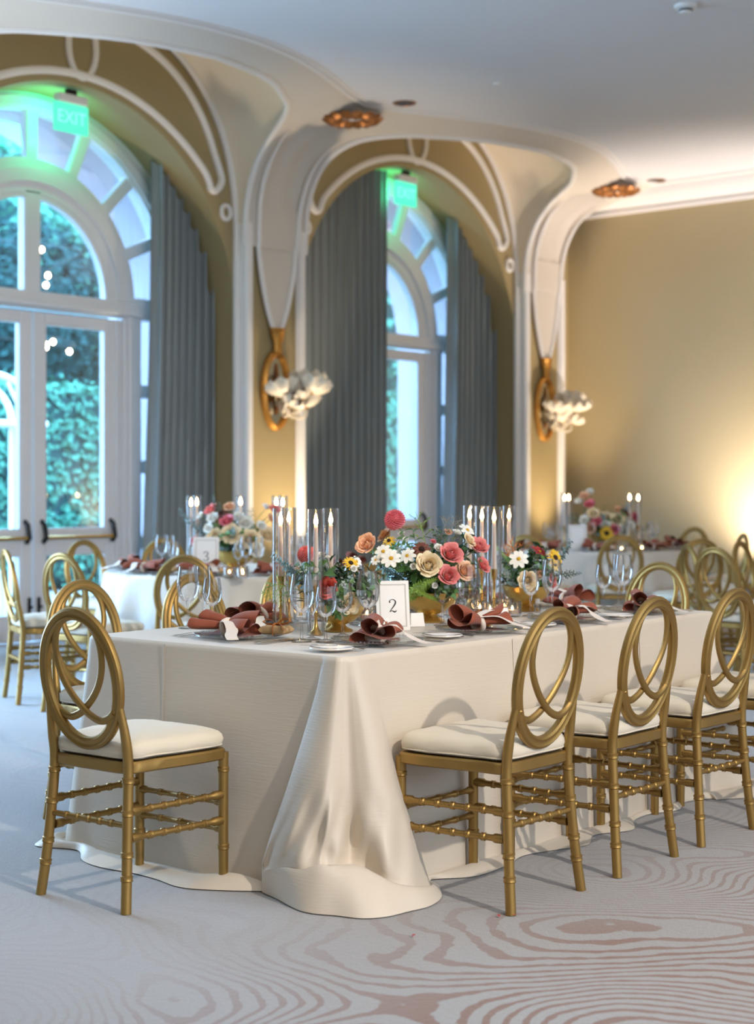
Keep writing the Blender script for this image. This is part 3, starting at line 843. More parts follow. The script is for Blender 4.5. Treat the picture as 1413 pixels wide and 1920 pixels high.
    slab([(.0, .418, 0), (.97, .418, 0), (1.0, .423, 0), (1.0, .449, 0), (.975, .455, 0)]).build('seat_frame', GOLD, t, 40)
    cu = [(.2, .456, 0), (.84, .456, 0), (.92, .460, 0), (.965, .470, 0), (.98, .483, 0), (.968, .497, 0), (.93, .508, 0), (.86, .516, 0), (.72, .523, 0), (.5, .528, 0), (.25, .531, .0015)]
    m = slab(cu)
    m.v = [(x + .003 * sin(41 * y + 7 * z * 100), y, z + (.0025 * sin(x * 55) * cos(y * 47) if z > .47 else 0)) for x, y, z in m.v]
    cs_ = m.build('seat_cushion', CUSH, t, 60)
    MB().tube([(x * .958, y * .958, .467) for x, y in ol], .003, 5, True).build('cushion_piping', CUSH, cs_, 60)
    return t

GCH = 'gold oval-back dining chairs'
CH0 = make_chair('gold oval-back chair with ivory cushion at the puddled cloth corner, long side', GCH)
CH0.location = (4.20, 3.035, 0)
def chair(label, u, v, rz): return dup(CH0, label, (u, v, 0), rz, GCH)
for u, nm, r in ((4.81, 'second', .015), (5.41, 'third', -.02), (6.02, 'fourth', .01)):
    chair('gold oval-back chair, %s along the spot-lit side from the puddled corner' % nm, u, 3.035, r)
chair('lone gold oval-back chair at the puddled short end of the long table', 3.495, 3.91, -pi / 2 + .03)
for u, nm in ((4.20, 'first'), (4.81, 'second'), (5.41, 'third'), (6.0, 'fourth')):
    chair('gold oval-back chair, %s along the window side from the lone end chair' % nm, u, 4.775, pi + rnd.uniform(-.03, .03))
chair('gold oval-back chair at the short end of the long table opposite the puddled corner', 6.80, 4.05, pi / 2 - .06)
TL, TR = Vector((7.44, 7.30, 0)), Vector((12.10, 7.55, 0))
def chair_px(label, px, py, face=None, phi=None):
    p = at_z(px, py, .925)
    if face is not None:
        d = (face - p).to_2d().normalized(); k = (face - p).to_2d().length - .277
        if k < 1.27: p = p - (1.27 - k) * Vector((d.x, d.y, 0))
    else: d = Vector((SA * cos(phi) + CA * sin(phi), -CA * cos(phi) + SA * sin(phi)))
    return chair(label, p.x + d.x * .277, p.y + d.y * .277, atan2(d.y, d.x) - pi / 2)
chair_px('gold oval-back chair by the garden doors, edge of its back seen, ivory round table', 40, 1030, TL)
chair_px('gold oval-back chair between the lone end chair and the ivory round table', 114, 1038, TL)
chair_px('gold oval-back chair at the garden doors side of the round table, beside the bolts', 155, 1013, TL)
chair_px('gold oval-back chair at the round table, backing onto the wine glasses of the long table', 358, 1040, TL)
chair_px('gold oval-back chair behind the numbered round table, before the gathered curtain', 306, 1010, TL)
chair_px('gold oval-back chair before the round table by the plain wall, back to the long table', 1157, 1003, TR)
chair_px('gold oval-back chair beyond the round table by the plain wall, before the bare wall', 1266, 990, TR)
chair_px('gold oval-back chair at the plain-wall table, beside the drawn curtain and pilaster', 985, 1003, TR)
chair_px('gold oval-back chair edge-on near the chair ending the long table', 1287, 1020, phi=radians(8))
chair_px('gold oval-back chair reflecting blue daylight, beside the third long-side chair', 1338, 1027, phi=radians(38))
chair_px('gold oval-back chair turned to the plain-wall round table, behind the blue-lit chair', 1314, 1011, TR)
chair_px('gold oval-back chair before the lamp glow on the plain wall, beside the round table', 1362, 994, TR)
chair_px('gold oval-back chair silhouetted on the lamp glow, loop of its back open', 1386, 1015, phi=radians(-35))
chair_px('gold oval-back chair seen as a thin slanting edge on the lamp glow', 1394, 1001, phi=radians(-175))
# ---------------------------------------------------------------- tables and cloths
ZT = .768
WOOD = M('plywood', S(150, 116, 80), .7, var=.2)
def table_under(loc, label, rect=None, r=None):
    t = thing('banquet_table', label, 'table', loc)
    if rect:
        a, b = rect
        MB().box((0, 0, .735), (a - .03, b - .03, .03), .004).build('table_top', WOOD, t)
        for sx in (-1, 1):
            for sy in (-1, 1): MB().tube([(sx * (a / 2 - .25), sy * (b / 2 - .15), 0), (sx * (a / 2 - .25), sy * (b / 2 - .15), .72)], .016, 8).build('leg', DARK, t)
    else:
        MB().lathe([(0, .72), (r - .02, .72), (r - .02, .75), (0, .75)], 40).build('table_top', WOOD, t)
        for k in range(4):
            x, y = .5 * r * cos(pi / 4 + pi / 2 * k), .5 * r * sin(pi / 4 + pi / 2 * k)
            MB().tube([(x, y, 0), (x, y, .72)], .016, 8).build('leg', DARK, t)
U0, U1, V0, V1 = 3.79, 6.24, 3.29, 4.51
table_under(((U0 + U1) / 2, (V0 + V1) / 2, 0), 'long banquet table hidden under the puddled champagne cloth', (U1 - U0, V1 - V0))
def long_cloth():
    c = []   # Tu,Tv, Bu,Bv,zB, Pu,Pv, roll, wave
    def side(a, b, n, nx, ny, fl=.04, pu=.11, roll=.018):
        for k in range(n):
            t = (k + .5) / n; x, y = a[0] + (b[0] - a[0]) * t, a[1] + (b[1] - a[1]) * t
            o = fl + rnd.uniform(-.016, .020); q = pu + rnd.uniform(-.05, .06)
            c.append((x, y, x + nx * o, y + ny * o, .012, x + nx * q, y + ny * q, roll * rnd.uniform(.2, 1.3)))
    side((6.10, V0), (4.45, V0), 11, 0, -1, .035)
    c.extend([
        (4.30, V0, 4.33, 3.250, .012, 4.33, 3.17, .03),
        (4.05, V0, 4.20, 3.255, .012, 4.21, 3.22, .02),
        (3.930, V0 - .002, 4.135, 3.240, .02, 4.16, 3.225, .008),
        (3.892, V0 - .004, 4.095, 3.180, .02, 4.125, 3.165, .008),
        (3.870, V0 - .006, 4.000, 3.125, .03, 4.02, 3.075, .025),
        (3.852, V0 - .008, 3.905, 3.115, .05, 3.905, 3.035, .045),
        (3.838, V0 - .006, 3.845, 3.150, .07, 3.82, 3.05, .06),
        (3.826, V0 - .002, 3.824, 3.215, .10, 3.765, 3.075, .07),
        (3.814, V0 + .004, 3.816, 3.272, .12, 3.715, 3.115, .08),
        (3.804, V0 + .006, 3.765, 3.286, .13, 3.68, 3.15, .08),
        (3.794, V0 + .010, 3.712, 3.290, .15, 3.655, 3.20, .075),
        (3.786, V0 + .020, 3.690, 3.306, .16, 3.635, 3.25, .065),
        (3.785, V0 + .030, 3.674, 3.360, .14, 3.625, 3.31, .05),
        (3.785, V0 + .042, 3.676, 3.435, .12, 3.635, 3.375, .06),
        (3.785, V0 + .054, 3.698, 3.515, .10, 3.66, 3.45, .06),
        (3.786, V0 + .064, 3.722, 3.570, .09, 3.69, 3.53, .04),
        (3.787, V0 + .070, 3.738, 3.582, .08, 3.72, 3.57, .015),
        (3.789, V0 + .080, 3.754, 3.545, .06, 3.745, 3.55, .01),
        (3.790, V0 + .095, 3.764, 3.470, .03, 3.757, 3.49, .01),
        (3.790, V0 + .14, 3.769, 3.530, .02, 3.757, 3.55, .01),
        (3.789, V0 + .25, 3.757, 3.660, .012, 3.68, 3.68, .05)])
    for v in (3.82, 3.95, 4.08, 4.22, 4.34):
        o = rnd.uniform(-.012, .012); q = rnd.uniform(.06, .15)
        c.append((U0, v - .05, 3.748 + o, v, .012, 3.75 - q, v, rnd.uniform(.008, .022)))
    c.extend([(U0, 4.44, 3.755, 4.47, .012, 3.70, 4.47, .03), (U0 + .005, 4.500, 3.755, 4.575, .012, 3.655, 4.63, .03), (U0 + .02, V1, 3.80, 4.63, .02, 3.74, 4.70, .03), (U0 + .10, V1, 3.92, 4.56, .012, 3.93, 4.64, .02)])
    side((4.0, V1), (6.05, V1), 11, 0, 1)
    c.extend([(U1 - .1, V1, 6.12, 4.57, .012, 6.12, 4.64, .02), (U1 - .02, V1, 6.28, 4.66, .02, 6.32, 4.72, .04), (U1, V1 - .02, 6.34, 4.58, .02, 6.42, 4.62, .04), (U1, V1 - .1, 6.28, 4.42, .012, 6.36, 4.42, .02)])
    side((U1, 4.30), (U1, 3.5), 5, 1, 0)
    c.extend([(U1, V0 + .1, 6.28, 3.38, .012, 6.36, 3.38, .02), (U1, V0 + .02, 6.35, 3.20, .02, 6.46, 3.13, .05), (U1 - .02, V0, 6.24, 3.14, .02, 6.28, 3.02, .05), (U1 - .1, V0, 6.12, 3.24, .012, 6.10, 3.15, .02)])
    R = cr(c, 9, True)
    n = len(R)
    qs = [0, .008, .02] + [i / 26 for i in range(1, 27)]
    rs = [i / 10 for i in range(1, 11)]
    def f(i, j):
        Tu, Tv, Bu, Bv, zb, Pu, Pv, roll = R[i]
        zb = max(zb, .008)
        if j < len(qs):
            q = qs[j]
            if j == 0: return (Tu + (5.0 - Tu) * .006, Tv + (3.9 - Tv) * .012, ZT)
            k = q ** 1.06
            z = (ZT - .004) * (1 - q) + zb * q
            wob = .004 * sin(7 * Bu + 5 * Bv + 9 * q) * q
            if Bu < 4.08 and Bv < 3.60:     # slumped folds above the puddle
                e = max(0, (q - .55) / .45); e = e * e * (3 - 2 * e) * (1 - .35 * e)
                wob += -.016 * e * sin(.20 * i + 10 * q) - .010 * e * sin(.47 * i - 15 * q)
                z += .012 * e * sin(.23 * i + 3)
            return (Tu + (Bu - Tu) * k + wob, Tv + (Bv - Tv) * k + wob, z)
        r = rs[j - len(qs)]
        cur = sin(r * pi / 2) * .35 + r * .65
        hump = .8 * max(0, roll) * sin(pi * min(1, max(0, (r - .12) / .88)) ** .62)
        z = zb * (1 - r) ** 2.4 + hump * (1 + .30 * sin(9 * Bu + 13 * Bv)) + .004
        jag = .014 * r * sin(.062 * i) + .007 * r * sin(.17 * i + 1)
        return (Bu + (Pu - Bu) * cur + jag, Bv + (Pv - Bv) * cur + jag, z)
    rows = len(qs) + len(rs)
    m = MB().grid(f, n, rows, True)
    m.f.append(tuple(i * rows for i in range(n)))
    o = m.build('tablecloth', CLOTH, None, 75)
    # pressed fold lines standing out of the drop
    tag(o, 'champagne satin cloth on the long table, its corner puddled on the carpet', 'tablecloth')
    for pu, pv, nx, ny in ((U0 + .02, 4.10, -1, 0), (4.72, V0, 0, -1), (5.6, V0, 0, -1)):
        MB().sweep([(pu + nx * (.004 + .030 * k / 8) + (0 if nx == 0 else -.022), pv + ny * (.003 + .033 * k / 8), .76 - .092 * k) for k in range(9)], [(-.006, 0), (0, .0016), (.006, 0), (0, -.002)], nrm=(nx, ny, 0), sc=[1 - .09 * k for k in range(9)]).build('pressed_crease', CLOTH, o, 60)
long_cloth()
def round_cloth(c, r, label, seed, folds=15):
    g = random.Random(seed); n = 260
    ph = [g.uniform(0, 6.28) for _ in range(4)]
    def w(a): return .55 * sin(folds * a + ph[0] + .8 * sin(3 * a + ph[1])) + .3 * sin((folds + 6) * a + ph[2]) + .25 * sin(5 * a + ph[3])
    qs = [0, .01, .03] + [i / 16 for i in range(1, 17)]
    def f(i, j):
        a = 2 * pi * i / n; q = qs[j]
        rr = (r - .01 if j == 0 else r) + q * .10 + .075 * q ** .8 * w(a)
        return (c.x + rr * cos(a), c.y + rr * sin(a), ZT - (.004 if j else 0) - q * (ZT - .012))
    m = MB().grid(f, n, len(qs), True); m.f.append(tuple(i * len(qs) for i in range(n)))
    tag(m.build('tablecloth', CLOTHB, None, 70), label, 'tablecloth')
table_under(TL, 'round banquet table hidden under ivory cloth by the garden doors', None, .90)
round_cloth(TL, .90, 'ivory cloth falling in folds from the round table by the garden doors', 4)
table_under(TR, 'round banquet table hidden under ivory cloth by the plain wall', None, .88)
round_cloth(TR, .88, 'ivory cloth falling in folds from the round table by the plain wall', 8)
# ---------------------------------------------------------------- tableware prototypes (meshes shared by every copy)
def glass_mesh(name, bowl, stem, base=.036, n=20):
    pr = [(0, .001), (base, .001), (base, .0025), (base * .6, .006), (.006, .012), (.0042, .03), (.0042, stem - .012), (.008, stem)] + bowl
    return MB().lathe(pr, n).mesh(name, GLASS, 60)
G_WINE = glass_mesh('wine_glass', [(.022, .108), (.036, .128), (.0425, .155), (.042, .18), (.037, .212), (.0335, .235)], .102)
G_SMALL = glass_mesh('small_wine_glass', [(.020, .092), (.032, .108), (.037, .130), (.036, .152), (.032, .175), (.0295, .192)], .087)
G_FLUTE = glass_mesh('champagne_flute', [(.014, .100), (.022, .118), (.0265, .145), (.027, .175), (.0255, .205), (.0235, .232)], .095, .034)
def plate_mesh(name, r, mat, lift=.012):
    return MB().lathe([(0, .004), (r * .6, .004), (r * .66, .006), (r * .97, lift), (r, lift + .002), (r * .985, lift + .005), (r * .66, .011), (r * .6, .008), (0, .008)], 40).mesh(name, mat, 50)
GLP = thin_glass('pressed_glass', (.97, .98, .97), .6, .06, .85)
P_CHARGER = plate_mesh('charger', .162, GLP)
def bead_mesh():
    m = MB()
    for k in range(72):
        a = 2 * pi * k / 72
        m.lathe([(0, -.0035), (.003, -.0018), (.003, .0018), (0, .0035)], 5, Matrix.Translation((.159 * cos(a), .159 * sin(a), .018)))
    return m.mesh('beaded_rim', GLP, 60)
P_BEAD = bead_mesh()
P_BREAD = plate_mesh('bread_plate', .074, PORC, .010)
P_DINNER = plate_mesh('dinner_plate', .135, PORC, .014)
def flat(path, widths, th=.0016):
    """a flat metal strip along a path in the xz plane, its width along x"""
    m = MB(); m.sweep(path, [(-1, 0), (-.5, .12), (.5, .12), (1, 0), (.5, -.10), (-.5, -.10)], nrm=(0, 0, 1), sc=widths)
    return m
def fork_mesh():
    m = flat(cr([(0, -.10, .004), (0, -.06, .005), (0, 0, .009), (0, .035, .006), (0, .055, .006)], 5), [.009, .009, .0088, .008, .0072, .006, .0052, .0048, .0044, .004, .0036, .0034, .0034, .0036, .004, .005, .007, .009, .0105, .0115, .012])
    for x in (-.0095, -.0032, .0032, .0095):
        m.sweep(cr([(x, .052, .006), (x, .075, .004), (x, .102, .009)], 3), [(-.0015, 0), (0, .001), (.0015, 0), (0, -.001)], nrm=(0, 0, 1), sc=[1.2, 1.2, 1.1, 1, .9, .8, .5])
    return m.mesh('fork', SILVER, 50)
def knife_mesh():
    m = flat(cr([(0, -.115, .005), (0, -.07, .006), (0, -.01, .006)], 5), [.0098, .010, .010, .0095, .009, .0085, .008, .0075, .007, .0065, .006])
    m.sweep([(.002, -.012, .004), (.001, .02, .004), (0, .07, .004), (0, .10, .004), (0, .115, .004)], [(-1, 0), (0, .06), (1, 0), (0, -.06)], nrm=(0, 0, 1), sc=[.006, .009, .0095, .008, .002])
    return m.mesh('knife', SILVER, 50)
FORK, KNIFE = fork_mesh(), knife_mesh()
def napkin_mesh(seed):
    g = random.Random(seed)
    sec = cr([(-.062, .003), (-.02, .004), (.055, .004), (.075, .016), (.052, .036), (0, .024), (-.045, .016), (-.078, .030), (-.062, .060), (-.022, .050), (.004, .026), (.030, .040), (.040, .070), (.012, .086), (-.016, .066), (-.010, .042)], 4)
    nx = 22
    def f(i, j):
        t = -1 + 2 * i / (nx - 1); y, z = sec[j]
        a = abs(t); s = .30 + .75 * min(1, a * 1.25) ** .8
        tw = .25 * t + .03 * sin(9 * t + j * .3 + seed)
        lift = .004 + .010 * (1 - a)
        yy = y * s + .05 * tw * (z / .08) ; zz = z * (.38 + .72 * a ** .7) * (1 + .12 * sin(3 * t + seed)) + lift * (j > 12)
        x = t * (.098 + .020 * sin(j * .23 + seed) + .012 * (z / .08) * (1 if t > 0 else -1))
        return (x, yy, max(.002, zz))
    return MB().grid(f, nx, len(sec)).mesh('napkin', NAPK, 70)
NAPS = [napkin_mesh(s) for s in (1, 2, 3)]
def ribbon_mesh(pts, w, mat, name='ribbon', nrm=(0, 0, 1)):
    p = cr(pts, 6)
    return MB().sweep(p, [(-w, 0), (-w * .5, .0012), (w * .5, .0012), (w, 0), (0, -.001)], nrm=nrm).mesh(name, mat, 60)
R_KNOT = MB().tube([(.004 * sin(2 * a), .032 * cos(a), .026 + .026 * sin(a)) for a in [2 * pi * k / 18 for k in range(18)]], .011, 8, True, (1, 0, 0)).mesh('knot', RIBW, 60)
R_TAILS = [ribbon_mesh([(0, -.02, .05), (.05, -.06, .052), (.09, -.10, .028), (.12, -.15, .016), (.15, -.18, .005)], .021, RIBW, 'ribbon_tail'),
           ribbon_mesh([(0, -.02, .05), (-.02, -.07, .060), (-.015, -.11, .030), (-.03, -.15, .012), (-.05, -.19, .004)], .019, RIBW, 'ribbon_tail'),
           ribbon_mesh([(0, .0, .056), (.07, .02, .070), (.12, .01, .045), (.17, -.02, .022)], .020, RIBW, 'ribbon_tail')]
def box_mesh():
    m = MB(); n = 14
    def f(i, j):
        a = 2 * pi * j / 16; x = -.055 + .11 * i / (n - 1)
        h = .016 * sqrt(max(.05, 1 - (abs(x) / .055) ** 6)); c, s_ = cos(a), sin(a)
        return (x, .034 * math.copysign(abs(c) ** .35, c), .018 + h * math.copysign(abs(s_) ** .45, s_))
    m.grid(f, n, 16, False, True); m.f += [tuple(range(16)), tuple((n - 1) * 16 + k for k in range(15, -1, -1))]
    return m.mesh('box_body', KRAFT, 40)
BOX = box_mesh()
BOXR = MB().sweep([(.0, .0355 * math.copysign(abs(cos(a)) ** .4, cos(a)), .018 + .0178 * math.copysign(abs(sin(a)) ** .5, sin(a))) for a in [2 * pi * k / 24 for k in range(24)]], [(-.007, 0), (0, .001), (.007, 0), (0, -.001)], True, (1, 0, 0)).mesh('box_ribbon', RIBO, 50)
BOXB = MB().sweep(cr([(0, 0, .036), (.02, .012, .052), (.045, .012, .055), (.05, -.004, .045), (.02, -.004, .037), (0, 0, .036), (-.02, .010, .050), (-.044, .014, .052), (-.048, 0, .042), (-.02, -.006, .037), (0, 0, .036), (.03, -.03, .038), (.045, -.05, .02)], 4), [(-.006, 0), (0, .001), (.006, 0), (0, -.001)], nrm=(0, .6, .8)).mesh('bow', RIBO, 60)
TAGM = MB().box((0, 0, .001), (.05, .028, .0012)).mesh('gift_tag', PAPER, 0)
SALT = MB().lathe([(0, .001), (.014, .001), (.016, .004), (.016, .034), (.012, .040), (0, .040)], 8).mesh('bottle', GLASS, 30)
SALTC = MB().lathe([(0, .040), (.010, .040), (.010, .058), (.009, .060), (0, .060)], 10).mesh('cap', PLAST, 30)
TENT = MB().add([(-.04, -.018, .001), (.04, -.018, .001), (.04, 0, .052), (-.04, 0, .052), (-.04, .018, .001), (.04, .018, .001)], [(0, 1, 2, 3), (3, 2, 5, 4)]).mesh('place_card', PAPER, 0)
ZI = ZT + .0005
OCC = []                                   # discs already taken on the tables
def free(u, v, r, skip=None):
    for k in range(420):
        a = k * 2.399; d = .006 * sqrt(k) * 2.2; x, y = u + d * cos(a), v + d * sin(a)
        if all((x - p) ** 2 + (y - q) ** 2 >= (r + s) ** 2 for p, q, s in OCC): break
    else: x, y = u, v
    OCC.append((x, y, r)); return x, y
B1, B2, B3, B4, B5 = (5.02, 3.90), (4.47, 3.90), (5.73, 3.92), at_z(440, 1073, ZT), at_z(1133, 1031, ZT)
for q, r in ((B1, .085), (B2, .075), (B3, .08), (B4, .09), (B5, .09)): OCC.append((q[0], q[1], r))
CARDS = [at_d(738, 1140, 5.98), at_z(385, 1078, ZT), at_z(1083, 1033.5, ZT)]
for q in CARDS: OCC.append((q.x, q.y, .055))
CAND = [free(q.x, q.y, .033) for q in [at_d(px, 1000, D) for px, D in ((526, 6.02), (541, 6.32), (592, 5.78), (622, 6.02), (880, 7.05), (903, 6.85), (926, 6.55), (957, 6.98))]]
CANDL = [free(q.x, q.y, .033) for q in [at_z(px, py, ZT) for px, py in ((358, 1072), (369, 1068), (451, 1064), (530, 1070), (518, 1066))]]
CANDR = [free(q.x, q.y, .033) for q in [at_z(px, py, ZT) for px, py in ((1058, 1033), (1066, 1030), (1196, 1031), (1180, 1026))]]
def put(name, me, label, cat, grp, u, v, z=ZI, rz=0, tilt=0):
    o = link(name, me, None, (u, v, z), (tilt, 0, rz))
    return tag(o, label, cat, grp)
def setting(u, v, rz, ph, tb, kind=0, full=True, gp=((.19, .20), (.135, .255), (.245, .25))):
    """u,v plate centre; rz=0 for a guest sitting at -Y and facing +Y; ph a phrase naming the place"""
    R = Matrix.Rotation(rz, 3, 'Z')
    def w(x, y):
        q = R @ Vector((x, y, 0)); return u + q.x, v + q.y
    rr = lambda a: rz + a + rnd.uniform(-.05, .05)
    OCC.append((u, v, .165))
    c = thing('charger_plate', 'clear glass charger with a beaded rim at ' + ph, 'plate', (u, v, ZI), rz, 'glass chargers ' + tb)
    link('dish', P_CHARGER, c); link('beaded_rim', P_BEAD, c)
    n = thing('napkin', 'folded rust linen napkin tied with ivory ribbon at ' + ph, 'napkin', (*w(-.035, -.022), ZI + .010), rr((.15, .5, -.4)[kind % 3]), 'rust napkins ' + tb)
    link('folded_cloth', NAPS[kind % 3], n); link('knot', R_KNOT, n)
    link('ribbon_tail', R_TAILS[kind % 3], n)
    if full: link('ribbon_tail', R_TAILS[(kind + 1) % 3], n)
    x, y = w(.108, .075)
    b = thing('favour_box', 'small kraft gift box with amber ribbon at ' + ph, 'gift box', (x, y, ZI + .012), rr(.35), 'kraft favour boxes ' + tb)
    link('box_body', BOX, b); link('box_ribbon', BOXR, b); link('bow', BOXB, b)
    if full: link('gift_tag', TAGM, b, (-.06, -.012, .030), (.4, -.25, .3))
    for k, x in enumerate((-.186, -.220)): put('fork', FORK, ('silver dinner fork next to the napkin at ', 'outer silver fork at ')[k] + ph, 'fork', 'silver forks ' + tb, *w(x, -.01 + .01 * k), rz=rr(0))
    for k, x in enumerate((.19, .213)): put('knife', KNIFE, ('silver dinner knife next to the napkin at ', 'outer silver knife at ')[k] + ph, 'knife', 'silver knives ' + tb, *w(x, -.02), rz=rr(0))
    if full:
        x, y = w(-.292, -.05)
        put('bread_plate', P_BREAD, 'small white bread plate at ' + ph, 'plate', 'bread plates ' + tb, x, y)
        put('butter_knife', KNIFE, 'silver butter knife across the bread plate at ' + ph, 'knife', 'butter knives ' + tb, x + .01, y, ZI + .014, rr(.5))
    if gp:
        for (me, nm), (x, y) in zip(((G_WINE, 'wine_glass'), (G_SMALL, 'small_wine_glass'), (G_FLUTE, 'champagne_flute')), gp):
            put(nm, me, {'wine_glass': 'large clear wine glass at ', 'small_wine_glass': 'smaller clear wine glass at ', 'champagne_flute': 'slim champagne flute at '}[nm] + ph, 'wine glass' if 'wine' in nm else 'flute', 'stemware ' + tb, *free(*w(x, y), .043 if me is G_WINE else .037), rz=rnd.uniform(0, 3))
LT = 'on the long table'
setting(4.05, 4.0, -pi / 2 + .05, "the lone end chair's place", LT, 0, False, ((.27, .02), (.325, .06), (.25, .10)))
for k, (u, nm) in enumerate(((4.20, 'first'), (4.79, 'second'), (5.39, 'third'), (5.96, 'fourth'))):
    setting(u, 3.49, 0, 'the %s spot-lit place from puddled corner' % nm, LT, k + 1)
for k, (u, nm) in enumerate(((4.45, 'first'), (4.98, 'second'), (5.47, 'third'), (5.93, 'fourth'))):
    setting(u, 4.30, pi, 'the %s window-side place from end chair' % nm, LT, k, k > 0, ((.25, -.12), (.20, -.06), (.16, -.13)) if k == 0 else ((.19, .20), (.135, .255), (.245, .25)))
setting(6.02, 3.95, pi / 2, "the long table's unpuddled end", LT, 2, False)
def salt(u, v, ph):
    u, v = free(u, v, .018)
    t = thing('salt_bottle', 'tiny square glass bottle with white cap ' + ph, 'bottle', (u, v, ZI), rnd.uniform(0, 1), 'tiny capped bottles')
    link('glass_body', SALT, t); link('cap', SALTC, t)
for (px, py), ph in zip(((843, 1152), (1000, 1142), (1097, 1128), (668, 1168)), ('beside the second spot-lit place', 'between the second and third spot-lit places', 'by the third spot-lit place', 'near the numbered card')):
    p = at_z(px, py + 6, ZT); salt(p.x, p.y, ph)
for (px, py), ph in zip(((775, 1175), (700, 1188), (935, 1165), (480, 1180)), ('beside the second spot-lit napkin', 'at the puddled corner place', 'beside the third spot-lit napkin', "near the lone end chair's place")):
    p = at_z(px, py, ZT); put('place_card', TENT, 'white folded place card ' + ph, 'place card', 'folded place cards', *free(p.x, p.y, .035), rz=rnd.uniform(-.5, .4))

# ---------------------------------------------------------------- candles
def flame_mesh(h, r, mat):
    return MB().lathe([(0, 0), (r * .55, h * .06), (r, h * .24), (r * .85, h * .45), (r * .45, h * .72), (r * .12, h * .94), (0, h)], 10).mesh('flame', mat, 60)
M_FL, M_VF = flame_mesh(.046, .0085, FLAME), flame_mesh(.016, .0045, VFLAME)
M_STICK = MB().lathe([(0, 0), (.026, 0), (.028, .004), (.025, .010), (.011, .022), (.006, .04), (.0055, .075), (.0085, .082), (.0055, .089), (.0055, .15), (.010, .160), (.013, .175), (.0145, .19), (.015, .20), (.0115, .20), (.0115, .185), (0, .185)], 16).mesh('candlestick', BRASS, 40)
M_TAPER = MB().lathe([(0, .186), (.0108, .186), (.0092, .30), (.0078, .385), (.005, .392), (0, .388)], 12).mesh('taper', WAX, 50)
M_WICK = MB().tube([(0, 0, .385), (.0006, 0, .395), (.002, 0, .402)], .0011, 5).mesh('wick', WICK, 60)
def chim():
    r, h = .031, .455
    return MB().lathe([(r - .0025, .002), (r, 0), (r, h - .002), (r - .001, h), (r - .0025, h - .002), (r - .0025, .002)], 28).mesh('chimney', CHIMN, 60)
M_CHIM = chim()
def candle(u, v, label, grp, k=1):
    t = thing('hurricane_candle', label, 'candle', (u, v, ZI), 0, grp)
    t.scale = (1, 1, k)
    link('candlestick', M_STICK, t); tp = link('taper', M_TAPER, t); link('chimney', M_CHIM, t)
    link('wick', M_WICK, tp); link('flame', M_FL, tp, (0, 0, .396))
VG = MB().lathe([(0, .002), (.033, .002), (.037, .008)] + [(.038 + .001 * (k % 2), .012 + .005 * k) for k in range(10)] + [(.039, .062), (.036, .062), (.034, .012), (0, .010)], 26).mesh('tumbler', thin_glass('votive_glass', (.97, .95, .92), .6, .06, .55), 60)
VW_ = MB().lathe([(0, .011), (.030, .011), (.030, .026), (.026, .028), (0, .027)], 16).mesh('wax', WAX, 50)
def votive(u, v, label, grp):
    u, v = free(u, v, .041)
    t = thing('votive_candle', label, 'candle', (u, v, ZI), 0, grp)
    link('tumbler', VG, t); wx = link('wax', VW_, t); link('flame', M_VF, wx, (0, 0, .028))
HC = 'tall taper candles in glass chimneys on the long table'
for (u, v), ph in zip(CAND,
                       ('on the window side of the coral rose bowl', 'behind the candle at the eucalyptus spray', 'in front of the coral rose bowl', 'between the coral rose bowl and the pink dahlia', 'by the dry twigs of the dahlia bowl', 'second past the coral roses of the dahlia bowl', 'right against the coral roses of the dahlia bowl', 'over the amber sprigs of the sunflower bowl')):
    candle(u, v, 'lit taper in a clear glass chimney ' + ph, HC)
for (px, py), ph in zip(((660, 1160), (715, 1165), (735, 1172), (690, 1158), (945, 1142), (960, 1148), (930, 1150), (905, 1145), (640, 1152), (870, 1150)),
                        ('by the peach rose of the coral bowl', 'in front of the numbered card', 'before the number card, spot-lit side', 'beside the number card foot', 'behind the second spot-lit glasses', 'between second and third spot-lit glasses', 'nearest the second spot-lit flute'.replace('nearest', 'by'), 'under the dahlia bowl roses', 'under the coral bowl leaves', 'beside the green fern of the dahlia bowl')):
    p = at_z(px, py + 8, ZT); votive(p.x, p.y, 'low ribbed glass votive glowing ' + ph, 'ribbed glass votives')

# ---------------------------------------------------------------- numbered cards
def stroke(pts, ws, y):
    p = cr(pts, 6); W = cr([(x,) for x in ws], 6)
    return MB().sweep([(x, y, z) for x, z in p], [(-1, 0), (0, .2), (1, 0), (0, -.2)], nrm=(0, 1, 0), sc=[x[0] for x in W])
DIG = {'2': ([(-.010, .018), (-.013, .022), (-.008, .028), (.002, .029), (.010, .022), (.008, .012), (-.002, -.002), (-.013, -.016), (-.004, -.013), (.006, -.017), (.014, -.012)], [.0028, .0022, .0012, .0014, .0026, .0028, .0020, .0010, .0016, .0028, .001]),
       '3': ([(-.010, .020), (-.004, .028), (.006, .027), (.010, .018), (.004, .008), (-.003, .006), (.007, .003), (.012, -.006), (.006, -.016), (-.004, -.017), (-.011, -.010)], [.0026, .0014, .0018, .0028, .0018, .001, .0016, .0028, .0022, .0014, .0026])}
